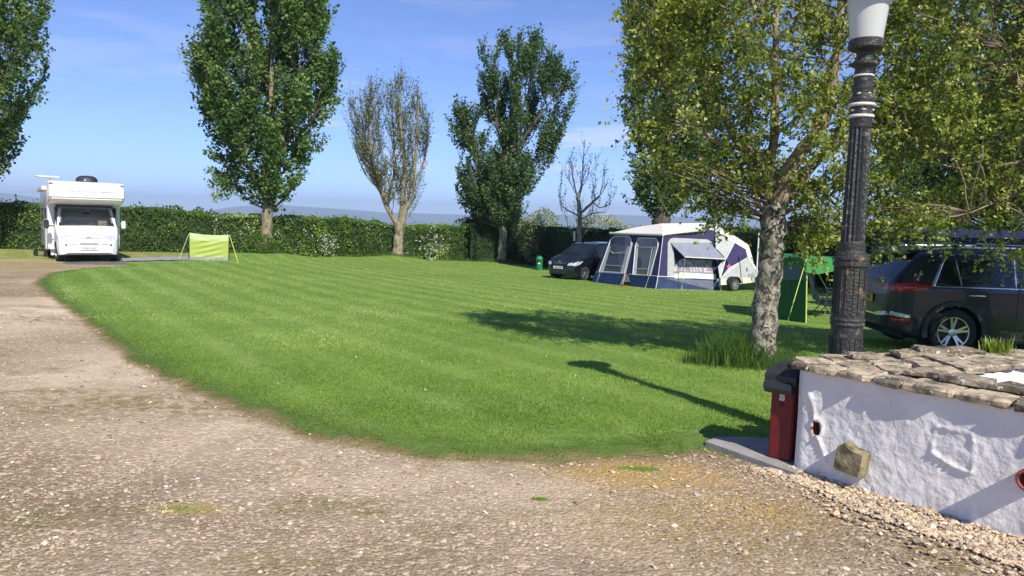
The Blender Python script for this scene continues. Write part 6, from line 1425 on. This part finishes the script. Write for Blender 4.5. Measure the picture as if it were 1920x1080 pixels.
# right wall
FR = Pl(C0, R0, eR, eC)
if FR.n.dot(Vector(EYE) - C0) < 0: FR.n = -FR.n
hole = [(1266, 453), (1330, 452), (1345, 486), (1345, 522), (1262, 522)]
wall_with_holes(FR, [(1232, 518), (1349, 524), (1348, 500), (1342, 468), (1341, 433), (1300, 440), (1243, 442)], [[(1259, 459), (1326, 460), (1336, 480), (1341, 522), (1266, 520)]], 'side_wall', M['awning_purple'])
panel_px(FR, [(1228, 543), (1351, 547), (1346, 524), (1232, 518)], 'mudwall', M['awning_navy'], off=.004)
strip_px(FR, [(1232, 518), (1347, 524)], 'piping', M['piping'], .014); strip_px(FR, [(1243, 442), (1234, 517), (1229, 543)], 'corner_piping', M['piping'], .014, .02)
strip_px(FR, [(1281, 522), (1277, 545)], 'piping', M['piping'], .010); strip_px(FR, [(1345, 522), (1352, 547)], 'piping', M['piping'], .014); strip_px(FR, [(1341, 432), (1342, 468)], 'piping', M['piping'], .014)
for pts in ([(1251, 519), (1252, 455), (1256, 448), (1262, 446), (1326, 449), (1333, 453), (1340, 470), (1335, 470), (1328, 459), (1262, 456), (1266, 519)],):
    panel_px(FR, pts, 'window_surround', M['awning_grey'], .008, .010)
panel_px(FR, [(1257, 457), (1285, 484), (1276, 486), (1268, 495), (1264, 505)], 'inner_triangle', M['tent_blue'], .006, -.015)
panel_px(FR, [(1264, 521), (1263, 503), (1269, 490), (1278, 485), (1340, 488), (1345, 522)], 'clear_curtain', M['vinyl_silver'], .006, -.03)
panel_px(FR, [(1264, 522), (1264, 509), (1340, 511), (1344, 523)], 'cream_locker', M['cabin'], .02, .006)
panel_px(FR, [(1262, 510), (1268, 508), (1338, 511), (1340, 514), (1264, 513)], 'sill_band', M['awning_mid'], .01, .014)
panel_px(FR, [(1334, 490), (1345, 489), (1348, 522), (1340, 522)], 'inner_triangle', M['tent_blue'], .006, .014)
# canopy propped out over the window
cl0, cl1 = FR.at(*FR.inv(1257, 455), .02), FR.at(*FR.inv(1330, 455), .02); 
co0 = FR.at(*FR.inv(1284, 483), .45); co1 = FR.at(*FR.inv(1361, 484), .45); co1 = D(1361, 486, co1.y); co0 = D(1284, 482, co0.y)
cm = MB(); v = []; f = []; n_ = 8
for i in range(n_+1):
    for j in range(n_+1):
        p = cl0.lerp(cl1, i/n_).lerp(co0.lerp(co1, i/n_), j/n_) - Vector((0, 0, .05 * math.sin(math.pi * i/n_) * math.sin(math.pi * j/n_))); v.append(T(p))
for i in range(n_):
    for j in range(n_): f.append((i*(n_+1)+j, i*(n_+1)+j+1, (i+1)*(n_+1)+j+1, (i+1)*(n_+1)+j))
n2 = len(v); v += [p - Vector((0, 0, .008)) for p in v]; f += [tuple(n2+q for q in g_[::-1]) for g_ in f]
cm.add(v, f).build('window_canopy', M['awning_mid'], tent, smooth=60, fix=False)
MB().tube([T(co0), T(co1)], .02, 6).build('canopy_bar', M['piping'], tent); MB().tube([T(co0), T(Gz(Vector((co0.x - .05, co0.y, 0)), 0))], .010, 5).build('canopy_pole', M['silver_tube'], tent)
MB().tube([T(co1), T(FR.at(*FR.inv(1345, 500), .02))], .010, 5).build('canopy_strut', M['silver_tube'], tent)
MB().sheet([T(cl1), T(co1), T(FR.at(*FR.inv(1341, 486), .01))], .006).build('canopy_cheek', M['tent_blue'], tent)
# roof
rf = MB(); bk = D(1160, 434, L0.y + 2.5); 
rfp = [eL + Vector((-.06, -.06, .02)), eC + Vector((0, -.08, .03)), D(1341, 430, R0.y + .7), rid2, rid1]
def surf(name, quads, m, n_=8, sag=.03):
    mb = MB()
    for (a0, a1, a2, a3) in quads:
        v = []; f = []
        for i in range(n_+1):
            for j in range(n_+1):
                p = a0.lerp(a1, i/n_).lerp(a3.lerp(a2, i/n_), j/n_) - Vector((0, 0, sag * math.sin(math.pi * i/n_) * math.sin(math.pi * j/n_))); v.append(T(p))
        for i in range(n_):
            for j in range(n_): f.append((i*(n_+1)+j, i*(n_+1)+j+1, (i+1)*(n_+1)+j+1, (i+1)*(n_+1)+j))
        n2 = len(v); v += [p - Vector((0, 0, .012)) for p in v]; f += [tuple(n2+q for q in g_[::-1]) for g_ in f]; mb.add(v, f)
    return mb.build(name, m, tent, smooth=50, fix=False)
surf('roof', [(rfp[0], rfp[1], rfp[4], rfp[0].lerp(rfp[4], .6) + Vector((-.1, .5, 0))), (rfp[1], rfp[2], rfp[3], rfp[4])], M['awning_white'], sag=.04)
MB().tube([T(rfp[0]), T(rfp[1])], .045, 6).build('eave_roll', M['awning_white'], tent, smooth=60); 
bkL = Gz(Vector((L0.x + 1.6, L0.y + 1.9, 0))); bkR = Gz(Vector((R0.x + .1, R0.y + 2.4, 0)))
MB().sheet([T(L0), T(bkL), T(bkL + Vector((0, 0, 1.9))), T(eL)], .01).build('end_wall', M['awning_purple'], tent)
MB().sheet([T(bkL), T(bkR), T(bkR + Vector((0, 0, 2.1))), T(bkL + Vector((0, 0, 2.0)))], .01).build('back_wall', M['awning_mid'], tent)
# the pale bed wing with hooped side running to the trailer
TW = Pl(G(1352, 548) + Vector((0, .15, 0)), G(1424, 548) + Vector((0, .55, 0)), D(1424, 430, G(1424, 548).y + .9), D(1342, 420, R0.y + .8))
if TW.n.dot(Vector(EYE) - C0) < 0: TW.n = -TW.n
def tp_(pts, name, m, off=0, th=.012): return panel_px(TW, pts, name, m, th, off)
tp_([(1341, 433), (1377, 455), (1361, 485), (1347, 470), (1342, 466)], 'wing_panel', M['awning_grey'])
tp_([(1377, 456), (1401, 470), (1402, 481), (1366, 500), (1362, 487)], 'wing_panel', M['awning_purple'])
tp_([(1402, 482), (1424, 512), (1422, 524), (1350, 523), (1366, 502)], 'wing_panel', M['awning_grey'])
tp_([(1346, 500), (1354, 490), (1360, 491), (1352, 519), (1349, 519)], 'wing_panel', M['awning_grey'], .003)
tp_([(1352, 515), (1360, 494), (1371, 503), (1364, 507)], 'wing_window', M['tent_blue'], .004)
tp_([(1363, 499), (1367, 495), (1371, 502), (1364, 503)], 'wing_cushion', mat('pink_cushion', (.6, .08, .12), .7, var=.1), .008)
band = MB(); outer_ = [(1341, 419), (1352, 428), (1402, 459), (1404, 463), (1414, 497), (1424, 512)]; inner_ = [(1341, 433), (1350, 439), (1398, 468), (1400, 478), (1411, 500), (1421, 513)]
q0 = [TW.at(*TW.inv(*p), .01) for p in outer_]; q1 = [TW.at(*TW.inv(*p), .012) for p in inner_]; q2 = [p + Vector((.5, 1.7, .0)) for p in q0]
for i in range(5): band.sheet([T(q0[i]), T(q0[i+1]), T(q1[i+1]), T(q1[i])], .012); band.sheet([T(q0[i]), T(q0[i+1]), T(q2[i+1]), T(q2[i])], .012)
band.build('wing_roof', M['awning_white'], tent)
for pts in ([(1377, 455), (1361, 486)], [(1402, 482), (1350, 522)], [(1360, 488), (1349, 522)], [(1361, 486), (1341, 471)]): strip_px(TW, pts, 'piping', M['piping'], .012, .012)
# trailer
tp_([(1350, 524), (1425, 521), (1425, 529), (1385, 533), (1350, 535)], 'trailer_body', M['cabin'], .03, .06)
wq = TW.at(*TW.inv(1371, 535), .12); TWang = math.atan2((TW.c[1] - TW.c[0]).y, (TW.c[1] - TW.c[0]).x)
wh = wheel(tent, 0, 0, .26, .16, -1, M['silver_tube'], 8); gz_w = float(gz(wq.x, wq.y)); wh.location = T(Vector((wq.x, wq.y, gz_w + .26))); wh.rotation_euler = (0, 0, TWang)
ar_ = MB(); v = []; f = []
for i in range(17):
    a_ = R(10 + 160 * i / 16)
    for yy in (-.12, .12): v.append(Vector((.30 * math.cos(a_), yy, .30 * math.sin(a_))))
for i in range(16): f.append((2*i, 2*i+1, 2*i+3, 2*i+2))
ao = ar_.add(v, f).build('mudguard', M['trim_plastic'], tent, fix=False); ao.location = wh.location; ao.rotation_euler = wh.rotation_euler
for pxx in (1356, 1421): 
    q = TW.at(*TW.inv(pxx, 530), -.1); MB().tube([T(q), T(Gz(q, 0))], .018, 6).build('support_leg', M['silver_tube'], tent)
tp_([(1120, 528), (1112, 527), (1114, 524), (1122, 525)], 'maker_label', M['piping']) if False else panel_px(FL, [(1112, 529), (1121, 530), (1122, 527), (1114, 526)], 'maker_label', M['piping'], .004, .010)
# inner gear seen through the doors
ing = Gz(FL.at(.72, 0, -1.3))
MB().box(T(ing + Vector((0, 0, .5))), (.9, .5, .9), bev=.05).build('inner_curtain', M['awning_mid'], tent)
MB().box(T(Gz(FL.at(.30, 0, -1.2)) + Vector((0, 0, .9))), (.7, .4, .5), bev=.1).build('inner_bundle', M['vinyl_silver'], tent)
MB().box(T(Gz(G(1165, 538)) + Vector((.1, .15, .04))), (.25, .12, .07), bev=.02).build('red_peg_bag', M['red_bin'], tent)
# white marker post right of the trailer tent, and low things beyond it
q = D(1421, 470, 26.5); tag(MB().tube([Gz(q), D(1423, 437, 26.5)], .025, 8).build('hookup_post', M['white_plastic']), 'slim white post standing between trailer tent and birch trunk', 'post')

# green bollard bin by the car
gp = G(1011, 508); gb = thing('litter_bin', 'green rounded plastic litter bin beside the dark hedge left of the car', 'bin', gp)
MB().lathe([(.17, -.02), (.18, .05), (.185, .62), (.20, .64), (.20, .68), (.17, .74), (.10, .80), (.02, .83)], 20).build('bin_body', M['green_bin'], gb, smooth=45)
MB().box((-.02, -.185, .56), (.20, .03, .08), bev=.01).build('bin_slot', M['ink'], gb); MB().box((-.02, -.188, .42), (.12, .012, .06)).build('bin_label', M['plate_white'], gb)

# ------------------------------------------------------------------ green shelter
sg0 = G(1455, 600); sg1 = G(1511, 609); ty = sg1.y
shl = thing('green_shelter', 'green fabric awning shelter standing between birch trunk and lamp post', 'tent', sg1)
def H(p): return Vector(p) - sg1
t0 = D(1455, 484, sg0.y); t1 = D(1513, 482, ty); m0 = sg0.lerp(t0, .66); m1 = sg1.lerp(t1, .66)
MB().sheet([H(sg0), H(sg1), H(m1), H(m0)], .01).build('side_panel', M['green_dark'], shl)
arcp = [m0.lerp(m1, i / 10) + Vector((0, -.03, .36 * math.sin(math.pi * i / 10) ** .6)) for i in range(11)]
MB().sheet([H(p) for p in arcp], .008).build('mesh_window', M['mesh_grey'], shl)
MB().sheet([H(p + Vector((0, .015, 0))) for p in [m0, m1, t1, t0]], .008).build('upper_panel', M['green_mid'], shl)
# roof: bright valance falling to the right of the post, teal further on
rp = [t1 + Vector((0, 0, .02)), D(1512, 511, ty - .1), D(1535, 514, ty + .0), D(1562, 509, ty + .4), D(1560, 484, ty + .5), D(1530, 480, ty + .2)]
MB().sheet([H(rp[0]), H(rp[1]), H(rp[2]), H(rp[5])], .008).sheet([H(rp[5]), H(rp[2]), H(rp[3]), H(rp[4])], .008).build('valance', M['green_fabric'], shl)
far = [D(1655, 500, ty + 2.0), D(1655, 488, ty + 2.0)]
MB().sheet([H(rp[3]), H(far[0]), H(far[1]), H(rp[4])], .008).build('side_valance', M['green_mid'], shl)
bkp = t0 + Vector((.6, 2.2, .05)); MB().sheet([H(t0), H(t1), H(rp[4]), H(far[1]), H(bkp)], .01).build('roof', M['green_mid'], shl)
for p0, p1 in ((sg1, t1 + Vector((0, 0, .05))), (Gz(D(1655, 560, ty + 2)), far[1]), (Gz(bkp), bkp)): MB().tube([H(p0), H(p1)], .016, 6).build('pole', M['lime_cord'] if p0 is sg1 else M['dark_metal'], shl)
for p0, gpx in ((t1, (1473, 616)), (rp[2], (1572, 580)), (t0, (1398, 590))): MB().tube([H(p0), H(Gz(G(*gpx)))], .009, 5).build('guy_line', M['lime_cord'], shl)

# ------------------------------------------------------------------ camping chair and table
cg = G(1545, 596); ch = thing('camping_chair', 'folding camping chair with grey padded back under the green shelter', 'chair', cg, R(80))
cy_ = .26
sb = MB(); sb.box((0, 0, .43), (.50, .48, .05), bev=.02); sb.build('seat', M['dark_metal'], ch)
bkm = MB(); v = []; f = []
for i in range(9):
    t = i / 8; zz = .43 + t * .66; yy = .24 + t * .16; th_ = .05 + .02 * math.sin(t * math.pi * 3)
    for (xx_, oy) in ((-.20, 0), (-.16, -th_), (0, -th_ * .7), (.16, -th_), (.20, 0), (0, .02)): v.append((xx_ * (1 - .35 * max(0, t - .8) * 4 * .3), yy + oy, zz))
for i in range(8):
    for j in range(6): f.append((i*6+j, i*6+(j+1) % 6, (i+1)*6+(j+1) % 6, (i+1)*6+j))
f += [tuple(range(6)), tuple(range(48, 54))]; bkm.add(v, f).build('backrest', M['chair_fabric'], ch, smooth=50)
for s_ in (-1, 1):
    MB().tube([(s_*.25, -.24, 0), (s_*.25, .20, .62), (s_*.25, .42, 1.10)], .012, 6).build('frame_tube', M['dark_metal'], ch)
    MB().tube([(s_*.25, .28, 0), (s_*.25, -.22, .62)], .012, 6).build('leg', M['dark_metal'], ch); MB().box((s_*.26, -.02, .63), (.05, .44, .03), bev=.01).build('armrest', M['black_plastic'], ch)
tg = Gz(D(1580, 590, cg.y + .3)); tb_ = thing('camping_table', 'low grey folding camping table beside the camping chair, behind the lamp post', 'table', tg)
MB().box((0, 0, .66), (.7, .5, .03), bev=.01).build('tabletop', M['awning_grey'], tb_)
for sx_ in (-1, 1):
    for sy_ in (-1, 1): MB().tube([(sx_*.3, sy_*.2, .65), (sx_*.33, sy_*.22, 0)], .012, 6).build('leg', M['silver_tube'], tb_)

# ------------------------------------------------------------------ dark blue awning behind the grey car
bt = D(1760, 470, 17.0); bt = Gz(bt); x1_ = D(1990, 470, 17.0).x; zt = D(1800, 446, 17.0).z; zr = D(1800, 430, 18.5).z
tt = thing('blue_awning', 'dark navy blue frame awning pitched behind the grey car', 'tent', bt)
wx = x1_ - bt.x
MB().box((wx/2, 1.6, (zt - bt.z)/2), (wx, 3.2, zt - bt.z)).build('walls', M['tent_blue'], tt)
MB().prism([(-.15, zt - bt.z + .01), (3.35, zt - bt.z + .01), (1.6, zr - bt.z)], 'X', -.1, wx + .1).build('roof', M['tent_blue'], tt)
for q in (.08, .5, .92): MB().box((wx * q, -.012, (zt - bt.z) * .55), (.05, .02, (zt - bt.z) * .9)).build('wall_seam', M['awning_mid'], tt)
MB().box((wx * .3, -.012, (zt-bt.z) * .62), (wx * .25, .02, .45)).build('window_pane', M['glass'], tt)
